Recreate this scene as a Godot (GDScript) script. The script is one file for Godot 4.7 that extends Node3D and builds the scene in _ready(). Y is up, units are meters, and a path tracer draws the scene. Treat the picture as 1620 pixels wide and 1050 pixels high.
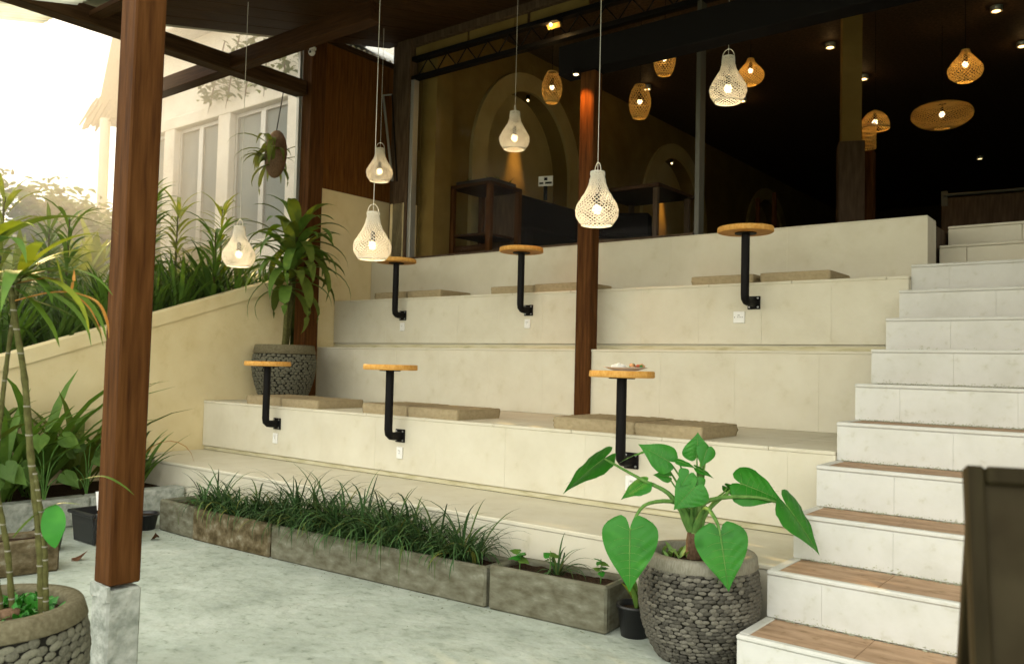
extends Node3D
# A cafe terrace: three seating tiers and a stair under a timber roof, planted bank on the left, dim dining room behind glass.

var rng := RandomNumberGenerator.new()
var M := {}
var taken := {}
var EYE := Vector3(1.304, 1.193, 2.777)


func _ready() -> void:
	rng.seed = 11
	view_and_light()
	make_materials()
	ground_and_bank()
	staircase()
	terrace()
	left_wall()
	roof()
	shopfront()
	dining_room()
	neighbour()
	greenery()
	tables_and_cushions()
	pendants()
	planters()
	pots()
	bed_plants()
	small_things()


func view_and_light() -> void:
	var cam := Camera3D.new()
	cam.name = "camera"
	cam.position = EYE
	cam.fov = 43.45
	cam.near = 0.05
	cam.far = 400.0
	var lens := CameraAttributesPhysical.new()
	lens.frustum_focal_length = 30.115
	lens.frustum_focus_distance = 4.6
	lens.exposure_aperture = 4.0
	lens.frustum_near = 0.05
	lens.frustum_far = 400.0
	add_child(cam)
	cam.attributes = lens
	cam.rotation_degrees = Vector3(2.296, 38.365, 1.386)
	var e := Environment.new()
	e.background_mode = Environment.BG_SKY
	var sm := ProceduralSkyMaterial.new()
	sm.sky_top_color = Color(0.92, 0.925, 0.90)
	sm.sky_horizon_color = Color(1.0, 0.98, 0.925)
	sm.sky_curve = 0.25
	sm.ground_horizon_color = Color(0.9, 0.88, 0.82)
	sm.ground_bottom_color = Color(0.4, 0.4, 0.36)
	sm.energy_multiplier = 1.0
	var sky := Sky.new()
	sky.sky_material = sm
	e.sky = sky
	e.tonemap_mode = Environment.TONE_MAPPER_LINEAR
	e.tonemap_exposure = 3.9
	e.sdfgi_enabled = true
	e.ssao_enabled = true
	e.ssil_enabled = true
	e.volumetric_fog_enabled = true
	e.volumetric_fog_density = 0.0
	var we := WorldEnvironment.new()
	we.name = "world_environment"
	we.environment = e
	add_child(we)
	var sun := DirectionalLight3D.new()
	sun.name = "sun"
	sun.light_energy = 1.6
	sun.light_color = Color(1.0, 0.84, 0.58)
	sun.light_angular_distance = 0.5
	sun.shadow_enabled = true
	add_child(sun)
	sun.look_at_from_position(Vector3.ZERO, Vector3(0.92, -0.33, 0.20))


# ---------- naming ----------
func numbered(called: String) -> String:
	var n: int = taken.get(called, -1) + 1
	taken[called] = n
	return called if n == 0 else "%s_%03d" % [called, n]


func thing(called: String, label: String, category: String, at := Vector3.ZERO, turn := 0.0, group := "") -> Node3D:
	var o := Node3D.new()
	o.name = numbered(called)
	add_child(o)
	o.position = at
	o.rotation.y = turn
	tag(o, label, category, group)
	return o


func tag(o: Node, label: String, category := "", group := "", kind := "") -> void:
	if label:
		o.set_meta("label", label)
	if category:
		o.set_meta("category", category)
	if group:
		o.set_meta("group", group)
	if kind:
		o.set_meta("kind", kind)


func part(called: String, mesh: Mesh, m: Material, parent: Node3D, xf := Transform3D.IDENTITY) -> MeshInstance3D:
	var o := MeshInstance3D.new()
	o.name = called
	o.mesh = mesh
	o.material_override = m
	o.transform = xf
	parent.add_child(o, true)
	return o


func single(called: String, mesh: Mesh, m: Material, label: String, category := "", group := "", kind := "", xf := Transform3D.IDENTITY) -> MeshInstance3D:
	var o := MeshInstance3D.new()
	o.name = numbered(called)
	o.mesh = mesh
	o.material_override = m
	o.transform = xf
	add_child(o)
	tag(o, label, category, group, kind)
	return o


func copy(src: Node3D, label: String, at: Vector3, turn := 0.0) -> Node3D:
	var base := String(src.name)
	var c: Node3D = src.duplicate()
	c.name = numbered(base.substr(0, base.length() - 4) if base.substr(base.length() - 4, 1) == "_" else base)
	add_child(c)
	c.position = at
	c.rotation.y = turn
	c.set_meta("label", label)
	return c


# ---------- materials ----------
func ramp(colors: Array) -> Gradient:
	var g := Gradient.new()
	var offs := PackedFloat32Array()
	var cols := PackedColorArray()
	for i in colors.size():
		offs.append(float(i) / (colors.size() - 1))
		cols.append(colors[i])
	g.offsets = offs
	g.colors = cols
	return g


func noise(seed_: int, freq: float, colors: Array, size := 256, octaves := 4, bump := 0.0, kind := FastNoiseLite.TYPE_SIMPLEX_SMOOTH) -> NoiseTexture2D:
	var n := FastNoiseLite.new()
	n.seed = seed_
	n.frequency = freq
	n.noise_type = kind
	n.fractal_octaves = octaves
	n.fractal_gain = 0.55
	var t := NoiseTexture2D.new()
	t.width = size
	t.height = size
	t.seamless = true
	t.noise = n
	if bump > 0.0:
		t.as_normal_map = true
		t.bump_strength = bump
	else:
		t.color_ramp = ramp(colors)
	return t


func lin(r: float, g: float, b: float) -> Color:
	return Color(r, g, b).linear_to_srgb()


func surf(colors: Array, seed_: int, freq: float, scale: Vector3, rough: float, bump := 0.0, size := 256, octaves := 4, local := false) -> StandardMaterial3D:
	var m := StandardMaterial3D.new()
	m.albedo_texture = noise(seed_, freq, colors, size, octaves)
	m.uv1_triplanar = true
	m.uv1_world_triplanar = not local
	m.uv1_scale = scale
	m.roughness = rough
	m.metallic_specular = 0.15
	if bump > 0.0:
		m.normal_enabled = true
		m.normal_texture = noise(seed_ + 50, freq * 1.6, [], size, octaves, bump)
		m.normal_scale = 0.7
	return m


func grime(m: StandardMaterial3D, seed_: int, freq: float, scale: Vector3, colors: Array, octaves := 5) -> void:
	# scattered stains and blotches multiplied over a base colour
	m.detail_enabled = true
	m.detail_blend_mode = BaseMaterial3D.BLEND_MODE_MUL
	m.detail_albedo = noise(seed_, freq, colors, 512, octaves)
	m.detail_uv_layer = BaseMaterial3D.DETAIL_UV_2
	m.uv2_triplanar = true
	m.uv2_world_triplanar = true
	m.uv2_scale = scale


func flat(c: Color, rough: float, metal := 0.0) -> StandardMaterial3D:
	var m := StandardMaterial3D.new()
	m.albedo_color = c
	m.roughness = rough
	m.metallic = metal
	return m


func leafy(dark: Color, mid: Color, light: Color, seed_: int, glow: float, rough := 0.52) -> StandardMaterial3D:
	var m := surf([dark, mid, mid, light], seed_, 0.012, Vector3(2.2, 2.2, 2.2), rough, 0.0, 256, 3)
	m.backlight_enabled = true
	m.backlight = Color(glow, glow, glow * 0.5)
	m.metallic_specular = 0.28
	return m


func glow(c: Color, power: float) -> StandardMaterial3D:
	var m := StandardMaterial3D.new()
	m.albedo_color = c
	m.emission_enabled = true
	m.emission = c
	m.emission_energy_multiplier = power
	return m


func make_materials() -> void:
	M.concrete = surf([lin(.27, .305, .26), lin(.36, .40, .345), lin(.405, .445, .39), lin(.46, .495, .44)], 3, 0.008, Vector3(.27, .27, .27), 0.78, 5.0, 1024, 7)
	grime(M.concrete, 31, 0.035, Vector3(.61, .61, .83), [lin(.5, .52, .48), lin(.86, .87, .84), lin(.97, .975, .96), lin(1, 1, 1), lin(1, 1, 1), lin(.93, .94, .91)], 7)
	M.plinth = surf([lin(.19, .21, .18), lin(.34, .36, .32), lin(.46, .47, .43)], 4, 0.03, Vector3(1.6, 1.6, 1.6), 0.9, 4.0, 256, 5)
	M.cream = surf([lin(.56, .525, .415), lin(.595, .563, .452), lin(.625, .597, .487)], 5, 0.008, Vector3(.5, .5, .5), 0.62, 1.2, 512, 5)
	grime(M.cream, 32, 0.013, Vector3(.7, .7, .7), [lin(.90, .885, .83), lin(.985, .98, .965), lin(1, 1, 1), lin(1, 1, 1), lin(.985, .985, .98)])
	M.white_tile = surf([lin(.50, .50, .455), lin(.555, .555, .52), lin(.585, .585, .55)], 6, 0.01, Vector3(.6, .6, .6), 0.55, 1.0, 512, 5)
	grime(M.white_tile, 33, 0.022, Vector3(1.1, 1.1, 1.1), [lin(.84, .83, .76), lin(.98, .98, .965), lin(1, 1, 1), lin(1, 1, 1), lin(1, 1, 1)])
	M.dirt = surf([lin(.07, .08, .05), lin(.17, .18, .12), lin(.34, .34, .27)], 7, 0.04, Vector3(2.5, 2.5, 2.5), 0.95, 3.0)
	M.trim = surf([lin(.36, .33, .19), lin(.53, .49, .33), lin(.58, .55, .40)], 8, 0.02, Vector3(.8, 4, 4), 0.7)
	M.tread = surf([lin(.27, .175, .105), lin(.40, .27, .175), lin(.49, .345, .23)], 9, 0.014, Vector3(.7, 2, 3.5), 0.55, 0.8, 256, 5)
	grime(M.tread, 34, 0.02, Vector3(1.2, 1.2, 1.2), [lin(.6, .58, .5), lin(.95, .95, .93), lin(1, 1, 1), lin(1, 1, 1)])
	M.yellow = surf([lin(.61, .51, .29), lin(.65, .555, .335), lin(.68, .59, .37)], 10, 0.007, Vector3(.5, .5, .5), 0.75, 1.5, 512, 5)
	grime(M.yellow, 35, 0.016, Vector3(.6, .5, .6), [lin(.90, .88, .82), lin(.985, .98, .97), lin(1, 1, 1), lin(1, 1, 1)])
	M.timber = surf([lin(.034, .013, .004), lin(.062, .024, .0065), lin(.08, .032, .009), lin(.105, .045, .014)], 12, 0.02, Vector3(5, .35, 5), 0.6, 1.2, 256, 4)
	M.timber_x = surf([lin(.022, .010, .004), lin(.042, .019, .008), lin(.06, .028, .012)], 13, 0.02, Vector3(.35, 5, 5), 0.55, 1.0, 256, 4)
	M.timber_z = surf([lin(.024, .013, .006), lin(.045, .024, .011), lin(.066, .036, .017)], 14, 0.02, Vector3(5, 5, .35), 0.55, 1.0, 256, 4)
	M.dark_wood = surf([lin(.05, .033, .02), lin(.08, .054, .034), lin(.115, .08, .052)], 15, 0.02, Vector3(4, .5, 4), 0.6)
	M.black = flat(lin(.010, .009, .009), 0.85)
	M.black.metallic_specular = 0.15
	M.black_steel = flat(lin(.008, .0075, .0075), 0.5)
	M.black_steel.metallic_specular = 0.2
	M.plastic = flat(lin(.012, .012, .013), 0.4)
	M.bolt = flat(lin(.35, .35, .35), 0.35, 0.8)
	M.slab = surf([lin(.42, .18, .035), lin(.56, .27, .06), lin(.66, .35, .09)], 16, 0.018, Vector3(1.2, 10, 5), 0.42, 0.6, 256, 4)
	M.bark_edge = surf([lin(.48, .21, .04), lin(.62, .33, .085), lin(.72, .45, .16)], 17, 0.02, Vector3(9, 4, 9), 0.5, 0.8)
	M.canvas = surf([lin(.285, .23, .135), lin(.335, .272, .165), lin(.37, .305, .19)], 18, 0.03, Vector3(3, 3, 3), 0.92, 3.0, 256, 5)
	M.trough = surf([lin(.075, .068, .042), lin(.115, .11, .075), lin(.155, .152, .11), lin(.235, .24, .19)], 19, 0.014, Vector3(1.0, 2.0, 1.0), 0.9, 4.0, 512, 6)
	M.trough_dark = surf([lin(.035, .028, .014), lin(.08, .062, .032), lin(.14, .115, .07), lin(.24, .23, .17)], 20, 0.014, Vector3(1.3, 1.6, 1.3), 0.92, 4.0, 512, 6)
	M.soil = surf([lin(.012, .008, .005), lin(.035, .022, .013), lin(.07, .047, .03)], 21, 0.06, Vector3(4, 4, 4), 0.97, 6.0)
	M.grass_ground = surf([lin(.02, .035, .008), lin(.045, .07, .015), lin(.06, .06, .025)], 22, 0.03, Vector3(.7, .7, .7), 0.97, 5.0)
	for k in 3:
		M["pebble%d" % k] = surf([lin(.048, .046, .037) * (0.85 + .22 * k), lin(.085, .08, .066) * (0.85 + .2 * k), lin(.12, .115, .095) * (0.9 + .15 * k)], 23 + k, 0.04, Vector3(9, 9, 9), 0.72, 1.2)
	for k in 3:
		M["pale_pebble%d" % k] = surf([lin(.07, .07, .05) * (0.9 + .1 * k), lin(.115, .112, .082) * (0.9 + .1 * k), lin(.15, .146, .11)], 27 + k, 0.04, Vector3(9, 9, 9), 0.8, 1.2)
	M.mortar = surf([lin(.008, .008, .006), lin(.02, .019, .015)], 36, 0.05, Vector3(8, 8, 8), 0.95, 2.0)
	M.pot_rim = surf([lin(.14, .135, .10), lin(.21, .20, .16), lin(.27, .26, .21)], 37, 0.03, Vector3(14, 3, 14), 0.85, 2.5)
	M.pot_rim_brown = surf([lin(.08, .07, .04), lin(.125, .11, .068), lin(.17, .155, .10)], 38, 0.03, Vector3(6, 6, 6), 0.88, 2.5)
	M.rattan = surf([lin(.68, .65, .56), lin(.78, .75, .67), lin(.82, .80, .73)], 39, 0.05, Vector3(6, 6, 6), 0.7)
	M.rattan.backlight_enabled = true
	M.rattan.backlight = Color(.6, .57, .48)
	M.bamboo = surf([lin(.40, .27, .09), lin(.52, .37, .14), lin(.60, .45, .2)], 40, 0.05, Vector3(6, 6, 6), 0.65)
	M.bamboo.backlight_enabled = true
	M.bamboo.backlight = Color(.5, .38, .2)
	M.bulb = glow(Color(1.0, .88, .66), 1.3)
	M.spot = glow(Color(1.0, .88, .62), 1.3)
	M.ochre = surf([lin(.155, .105, .03), lin(.19, .13, .04), lin(.225, .16, .052)], 41, 0.01, Vector3(.5, .5, .5), 0.8, 1.5, 256, 5)
	M.glass = flat(Color(.2, .22, .2, .012), 0.02)
	M.glass.metallic_specular = 0.08
	M.mullion = flat(lin(.07, .07, .055), 0.5)
	M.plaster = surf([lin(.36, .285, .12), lin(.42, .335, .15), lin(.46, .375, .175)], 60, 0.01, Vector3(.5, .5, .5), 0.8, 1.5, 256, 5)
	M.screen = surf([lin(.07, .026, .006), lin(.115, .045, .010), lin(.15, .062, .014), lin(.18, .08, .02)], 61, 0.02, Vector3(5, .35, 5), 0.6, 1.2, 256, 4)  # boards lightened towards orange: golden sun glare put into the colour
	M.moss = surf([lin(.26, .27, .18), lin(.36, .37, .27), lin(.45, .46, .36)], 62, 0.05, Vector3(4, 4, 4), 0.95)
	M.glass.transparency = BaseMaterial3D.TRANSPARENCY_ALPHA
	M.sea_glass = surf([lin(.10, .13, .13), lin(.15, .18, .18), lin(.2, .23, .22)], 42, 0.008, Vector3(.3, .3, .3), 0.12)
	M.alloy = flat(lin(.38, .39, .37), 0.4, 0.6)
	M.white = flat(lin(.72, .72, .69), 0.45)
	M.offwhite = surf([lin(.52, .5, .44), lin(.62, .6, .54), lin(.68, .66, .6)], 43, 0.01, Vector3(.5, .5, .5), 0.8)
	M.fibre = surf([lin(.62, .62, .56), lin(.72, .72, .66), lin(.78, .78, .72)], 63, 0.02, Vector3(1, 1, 1), 0.6)
	M.fibre.backlight_enabled = true
	M.fibre.backlight = Color(.95, .95, .88)
	M.sheet = surf([lin(.3, .3, .28), lin(.42, .42, .4), lin(.5, .5, .48)], 44, 0.02, Vector3(1, 1, 1), 0.5)
	M.thatch = surf([lin(.10, .08, .05), lin(.2, .16, .1), lin(.28, .23, .15)], 45, 0.03, Vector3(3, 1, 3), 0.95, 4.0)
	M.leaf_big = leafy(lin(.012, .085, .008), lin(.024, .155, .014), lin(.055, .24, .026), 46, .42, 0.42)
	M.leaf_big.metallic_specular = 0.33
	M.leaf_pale = leafy(lin(.10, .20, .05), lin(.17, .30, .09), lin(.28, .40, .15), 47, .55)
	M.leaf_dark = leafy(lin(.028, .055, .012), lin(.052, .10, .02), lin(.09, .15, .035), 48, .6)
	M.leaf_mid = leafy(lin(.045, .10, .018), lin(.09, .17, .03), lin(.16, .25, .05), 49, .75)
	M.leaf_sun_tint = leafy(lin(.12, .17, .022), lin(.22, .27, .035), lin(.34, .36, .06), 50, .8)  # yellow of sun shining through the leaves, put into the colour
	M.leaf_grass = leafy(lin(.10, .20, .07), lin(.14, .26, .09), lin(.2, .32, .12), 51, .4)
	M.leaf_grass.vertex_color_use_as_albedo = true
	M.leaf_dry = leafy(lin(.25, .10, .02), lin(.42, .20, .05), lin(.50, .30, .10), 52, .6)
	M.leaf_olive = leafy(lin(.055, .085, .016), lin(.10, .14, .026), lin(.16, .20, .045), 53, .7)
	M.stalk = surf([lin(.05, .13, .03), lin(.10, .21, .05), lin(.16, .28, .08)], 54, 0.03, Vector3(6, 2, 6), 0.5)
	M.cane = surf([lin(.04, .035, .013), lin(.07, .07, .024), lin(.11, .11, .04)], 55, 0.03, Vector3(6, 4, 6), 0.7, 1.5)
	M.dark_board = surf([lin(.010, .008, .003), lin(.017, .013, .006), lin(.024, .02, .009)], 57, 0.02, Vector3(5, .6, 5), 0.6)
	M.slate = surf([lin(.014, .010, .004), lin(.022, .017, .008), lin(.03, .024, .012), lin(.075, .07, .055)], 58, 0.012, Vector3(1.6, 1.6, 1.6), 0.5, 0.0, 256, 5)
	M.leaf_brown = leafy(lin(.05, .02, .01), lin(.10, .045, .02), lin(.16, .08, .04), 59, .2, .7)
	M.bark = surf([lin(.06, .035, .02), lin(.12, .075, .045), lin(.18, .12, .075)], 56, 0.04, Vector3(6, 3, 6), 0.9, 5.0)


# ---------- shapes ----------
func begin() -> SurfaceTool:
	var st := SurfaceTool.new()
	st.begin(Mesh.PRIMITIVE_TRIANGLES)
	return st


func done(st: SurfaceTool) -> ArrayMesh:
	st.generate_normals()
	st.index()
	return st.commit()


func tri(st: SurfaceTool, a: Vector3, b: Vector3, c: Vector3) -> void:
	st.add_vertex(a)
	st.add_vertex(b)
	st.add_vertex(c)


func quad(st: SurfaceTool, a: Vector3, b: Vector3, c: Vector3, d: Vector3) -> void:
	tri(st, a, b, c)
	tri(st, a, c, d)


func add_box(st: SurfaceTool, at: Vector3, size: Vector3, bevel := 0.004, basis := Basis.IDENTITY) -> void:
	# a box with chamfered edges, centred on «at»
	st.set_smooth_group(-1)
	var h := size * 0.5
	var b := minf(bevel, minf(h.x, minf(h.y, h.z)) * 0.6)
	var face := {}
	for ax in 3:
		for s in [-1, 1]:
			var u := (ax + 1) % 3
			var v := (ax + 2) % 3
			for su in [-1, 1]:
				for sv in [-1, 1]:
					var p := Vector3.ZERO
					p[ax] = s * h[ax]
					p[u] = su * (h[u] - b)
					p[v] = sv * (h[v] - b)
					face[[ax, s, su, sv]] = at + basis * p
	for ax in 3:
		for s in [-1, 1]:
			var q := [face[[ax, s, -1, -1]], face[[ax, s, 1, -1]], face[[ax, s, 1, 1]], face[[ax, s, -1, 1]]]
			if s > 0:
				quad(st, q[0], q[3], q[2], q[1])
			else:
				quad(st, q[0], q[1], q[2], q[3])
	for ax in 3:
		var u := (ax + 1) % 3
		var v := (ax + 2) % 3
		for su in [-1, 1]:
			for sv in [-1, 1]:
				# edge along ax between faces (u,su) and (v,sv)
				var p0: Vector3 = face[[u, su, sv, -1]]
				var p1: Vector3 = face[[u, su, sv, 1]]
				var q0: Vector3 = face[[v, sv, -1, su]]
				var q1: Vector3 = face[[v, sv, 1, su]]
				if su * sv > 0:
					quad(st, p0, p1, q1, q0)
				else:
					quad(st, p0, q0, q1, p1)
	for sx in [-1, 1]:
		for sy in [-1, 1]:
			for sz in [-1, 1]:
				var a: Vector3 = face[[0, sx, sy, sz]]
				var bb: Vector3 = face[[1, sy, sz, sx]]
				var c: Vector3 = face[[2, sz, sx, sy]]
				if sx * sy * sz > 0:
					tri(st, a, c, bb)
				else:
					tri(st, a, bb, c)


func box(size: Vector3, bevel := 0.004) -> ArrayMesh:
	var st := begin()
	add_box(st, Vector3.ZERO, size, bevel)
	return done(st)


func span(x0: float, x1: float, y0: float, y1: float, z0: float, z1: float, bevel := 0.004) -> ArrayMesh:
	var st := begin()
	add_box(st, Vector3(x0 + x1, y0 + y1, z0 + z1) * 0.5, Vector3(absf(x1 - x0), absf(y1 - y0), absf(z1 - z0)), bevel)
	return done(st)


func ring(center: Vector3, axis: Vector3, r: float, n: int, start := 0.0) -> PackedVector3Array:
	var up := Vector3.UP if absf(axis.y) < 0.9 else Vector3.RIGHT
	var u := axis.cross(up).normalized()
	var v := axis.cross(u).normalized()
	var out := PackedVector3Array()
	for i in n:
		var a := start + TAU * i / n
		out.append(center + (u * cos(a) + v * sin(a)) * r)
	return out


func add_tube(st: SurfaceTool, pts: Array, radii: Array, n := 8, caps := true, start := 0.0, sharp := false) -> void:
	var rings := []
	for i in pts.size():
		var d: Vector3
		if i == 0:
			d = pts[1] - pts[0]
		elif i == pts.size() - 1:
			d = pts[i] - pts[i - 1]
		else:
			d = (pts[i + 1] - pts[i]).normalized() + (pts[i] - pts[i - 1]).normalized()
		rings.append(ring(pts[i], d.normalized(), radii[mini(i, radii.size() - 1)], n, start))
	# keep rings from twisting where the reference axis flips
	for i in range(1, rings.size()):
		var best := 0
		var dist := 1e9
		for k in n:
			var dd: float = (rings[i][k] - pts[i]).normalized().distance_to((rings[i - 1][0] - pts[i - 1]).normalized())
			if dd < dist:
				dist = dd
				best = k
		var turned := PackedVector3Array()
		for k in n:
			turned.append(rings[i][(k + best) % n])
		rings[i] = turned
	st.set_smooth_group(-1 if sharp else 0)
	for i in rings.size() - 1:
		for k in n:
			var k2 := (k + 1) % n
			quad(st, rings[i][k], rings[i + 1][k], rings[i + 1][k2], rings[i][k2])
	if caps:
		st.set_smooth_group(-1)
		for k in n:
			var k2 := (k + 1) % n
			tri(st, pts[0], rings[0][k], rings[0][k2])
			tri(st, pts[-1], rings[-1][k2], rings[-1][k])


func tube(pts: Array, radii: Array, n := 8) -> ArrayMesh:
	var st := begin()
	add_tube(st, pts, radii, n)
	return done(st)


func add_lathe(st: SurfaceTool, profile: Array, n := 32, at := Vector3.ZERO, smooth := true) -> void:
	st.set_smooth_group(0 if smooth else -1)
	for i in profile.size() - 1:
		var a: Vector2 = profile[i]
		var b: Vector2 = profile[i + 1]
		for k in n:
			var t0 := TAU * k / n
			var t1 := TAU * (k + 1) / n
			var d0 := Vector3(cos(t0), 0, sin(t0))
			var d1 := Vector3(cos(t1), 0, sin(t1))
			var p := at + d0 * a.x + Vector3.UP * a.y
			var q := at + d1 * a.x + Vector3.UP * a.y
			var r := at + d1 * b.x + Vector3.UP * b.y
			var s := at + d0 * b.x + Vector3.UP * b.y
			if a.x < 1e-5:
				tri(st, p, r, s)
			elif b.x < 1e-5:
				tri(st, p, q, s)
			else:
				quad(st, p, q, r, s)


func lathe(profile: Array, n := 32, smooth := true) -> ArrayMesh:
	var st := begin()
	add_lathe(st, profile, n, Vector3.ZERO, smooth)
	return done(st)


func add_prism(st: SurfaceTool, outline: PackedVector2Array, depth: float, basis: Basis, at: Vector3) -> void:
	# outline in (basis.x, basis.y), thickness along basis.z
	st.set_smooth_group(-1)
	var idx := Geometry2D.triangulate_polygon(outline)
	for i in range(0, idx.size(), 3):
		var p := []
		for k in 3:
			var o := outline[idx[i + k]]
			p.append(at + basis.x * o.x + basis.y * o.y)
		var up: Vector3 = basis.z * depth
		if (p[1] - p[0]).cross(p[2] - p[0]).dot(basis.z) > 0.0:
			tri(st, p[0] + up, p[2] + up, p[1] + up)
			tri(st, p[0], p[1], p[2])
		else:
			tri(st, p[0] + up, p[1] + up, p[2] + up)
			tri(st, p[0], p[2], p[1])
	var cw := Geometry2D.is_polygon_clockwise(outline)
	for i in outline.size():
		var a := at + basis.x * outline[i].x + basis.y * outline[i].y
		var j := (i + 1) % outline.size()
		var b := at + basis.x * outline[j].x + basis.y * outline[j].y
		var up: Vector3 = basis.z * depth
		if cw:
			quad(st, a, b, b + up, a + up)
		else:
			quad(st, b, a, a + up, b + up)


func spline(pts: Array, n: int) -> Array:
	var out := []
	var last := pts.size() - 1
	for i in n + 1:
		var f := float(i) / n * last
		var k := mini(int(f), last - 1)
		var t := f - k
		var p0: Vector3 = pts[maxi(k - 1, 0)]
		var p3: Vector3 = pts[mini(k + 2, last)]
		var p1: Vector3 = pts[k]
		var p2: Vector3 = pts[k + 1]
		out.append(p1.cubic_interpolate(p2, p0, p3, t))
	return out


func add_strap(st: SurfaceTool, line: Array, width: float, fold: float, up := Vector3.UP, blunt := 0.35) -> void:
	# a long leaf: two strips that meet in a folded midrib
	st.set_smooth_group(0)
	var n := line.size()
	var mids := []
	var ls := []
	var rs := []
	for i in n:
		var t := float(i) / (n - 1)
		var d: Vector3 = (line[mini(i + 1, n - 1)] - line[maxi(i - 1, 0)]).normalized()
		var side := d.cross(up)
		if side.length() < 0.05:
			side = d.cross(Vector3.RIGHT)
		side = side.normalized()
		var nrm := side.cross(d).normalized()
		var w := width * 0.5 * pow(sin(PI * clampf(0.06 + t * 0.94, 0.0, 1.0)), 0.75) * lerpf(1.15, 0.85, t)
		if t > 1.0 - blunt:
			w *= lerpf(1.0, 0.75, (t - 1.0 + blunt) / blunt)
		if i == n - 1:
			w = 0.0008
		mids.append(line[i])
		ls.append(line[i] - side * w + nrm * w * fold)
		rs.append(line[i] + side * w + nrm * w * fold)
	for i in n - 1:
		quad(st, ls[i], mids[i], mids[i + 1], ls[i + 1])
		quad(st, mids[i], rs[i], rs[i + 1], mids[i + 1])


func arc(base: Vector3, az: float, rise: float, droop: float, length: float, n: int, wob := 0.0) -> Array:
	var out := [base]
	var p := base
	var el := rise
	var a := az
	for i in n:
		p += Vector3(cos(a) * cos(el), sin(el), sin(a) * cos(el)) * (length / n)
		el -= droop / n * (0.5 + 1.0 * float(i) / n)
		a += wob / n
		out.append(p)
	return out


func strap_leaf(base: Vector3, az: float, rise: float, droop: float, length: float, width: float, n := 7, fold := 0.35) -> ArrayMesh:
	var st := begin()
	add_strap(st, arc(base, az, rise, droop, length, n, rng.randf_range(-.3, .3)), width, fold)
	return done(st)


func heart_leaf(attach: Vector3, tip: Vector3, width: float, normal: Vector3, bend := 0.12, cup := 0.25) -> ArrayMesh:
	# a broad heart-shaped leaf with two lobes behind the stalk and raised side veins
	var st := begin()
	st.set_smooth_group(0)
	var L := (tip - attach).length()
	var u := (tip - attach).normalized()
	var n := (normal - u * normal.dot(u)).normalized()
	var s := u.cross(n)
	var ts := [-.24, -.2, -.13, -.06, 0.0, .08, .16, .24, .32, .4, .48, .56, .64, .72, .8, .88, .95, 1.0]
	var ws := [.34, .56, .8, .93, .985, 1.0, .985, .94, .88, .8, .7, .59, .47, .35, .235, .13, .05, .004]
	var ins := [.30, .15, .07, .025, 0.0]
	var cols := 8
	for side in [-1, 1]:
		var grid := []
		for i in ts.size():
			var row := []
			var inner: float = ins[i] if i < 5 else 0.0
			for k in cols + 1:
				var f := float(k) / cols
				var x := lerpf(inner, ws[i], f) * width * 0.5
				var xr: float = x / (width * 0.5)
				var t: float = ts[i]
				var wave := sin((t + xr * 0.38) * 34.0 + (0.4 if side > 0 else 0.0)) * 0.024 * smoothstep(0.04, .5, xr)
				var edge := sin(t * 17.0 + side) * 0.03 * xr * xr
				var hgt := (cup * xr * (1.0 - xr * 0.9) + wave + edge - 0.12 * xr * xr) * width * 0.5 - bend * L * t * t
				row.append(attach + u * (t * L) + s * (x * side) + n * hgt)
			grid.append(row)
		for i in ts.size() - 1:
			for k in cols:
				if side > 0:
					quad(st, grid[i][k], grid[i][k + 1], grid[i + 1][k + 1], grid[i + 1][k])
				else:
					quad(st, grid[i][k + 1], grid[i][k], grid[i + 1][k], grid[i + 1][k + 1])
	return done(st)


func midrib(attach: Vector3, tip: Vector3, normal: Vector3, bend: float, r: float) -> ArrayMesh:
	var L := (tip - attach).length()
	var u := (tip - attach).normalized()
	var n := (normal - u * normal.dot(u)).normalized()
	var pts := []
	for i in 9:
		var t := i / 8.0 * .96
		pts.append(attach + u * t * L + n * (0.001 - bend * L * t * t))
	return tube(pts, [r, r, r * .85, r * .75, r * .6, r * .5, r * .4, r * .3, r * .15], 5)


func side_veins(attach: Vector3, tip: Vector3, width: float, normal: Vector3, bend: float, r: float) -> ArrayMesh:
	# raised ribs that leave the midrib and sweep towards the edge, lying on the blade of heart_leaf()
	var st := begin()
	var L := (tip - attach).length()
	var u := (tip - attach).normalized()
	var n := (normal - u * normal.dot(u)).normalized()
	var s := u.cross(n)
	for side in [-1, 1]:
		for k in 7:
			var t0 := .01 + k * .12
			var pts := []
			for i in 6:
				var f := i / 5.0
				var t := t0 + (f * f * .16 - .03 * f if k else -.16 * f)
				var full := sqrt(clampf(1.0 - pow(absf(t - .08) / .92, 1.25), 0.0, 1.0)) if t > .08 else 1.0
				var xr := f * .86 * full
				var wave := sin((t + xr * 0.38) * 34.0 + (0.4 if side > 0 else 0.0)) * 0.024 * smoothstep(0.04, .5, xr)
				var edge := sin(t * 17.0 + side) * 0.03 * xr * xr
				var hgt := (0.25 * xr * (1.0 - xr * 0.9) + wave + edge - 0.12 * xr * xr) * width * 0.5 - bend * L * t * t
				pts.append(attach + u * (t * L) + s * (xr * width * .5 * side) + n * (hgt + r * .4))
			add_tube(st, pts, [r, r * .9, r * .8, r * .6, r * .4, r * .2], 4, false)
	return done(st)


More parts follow.
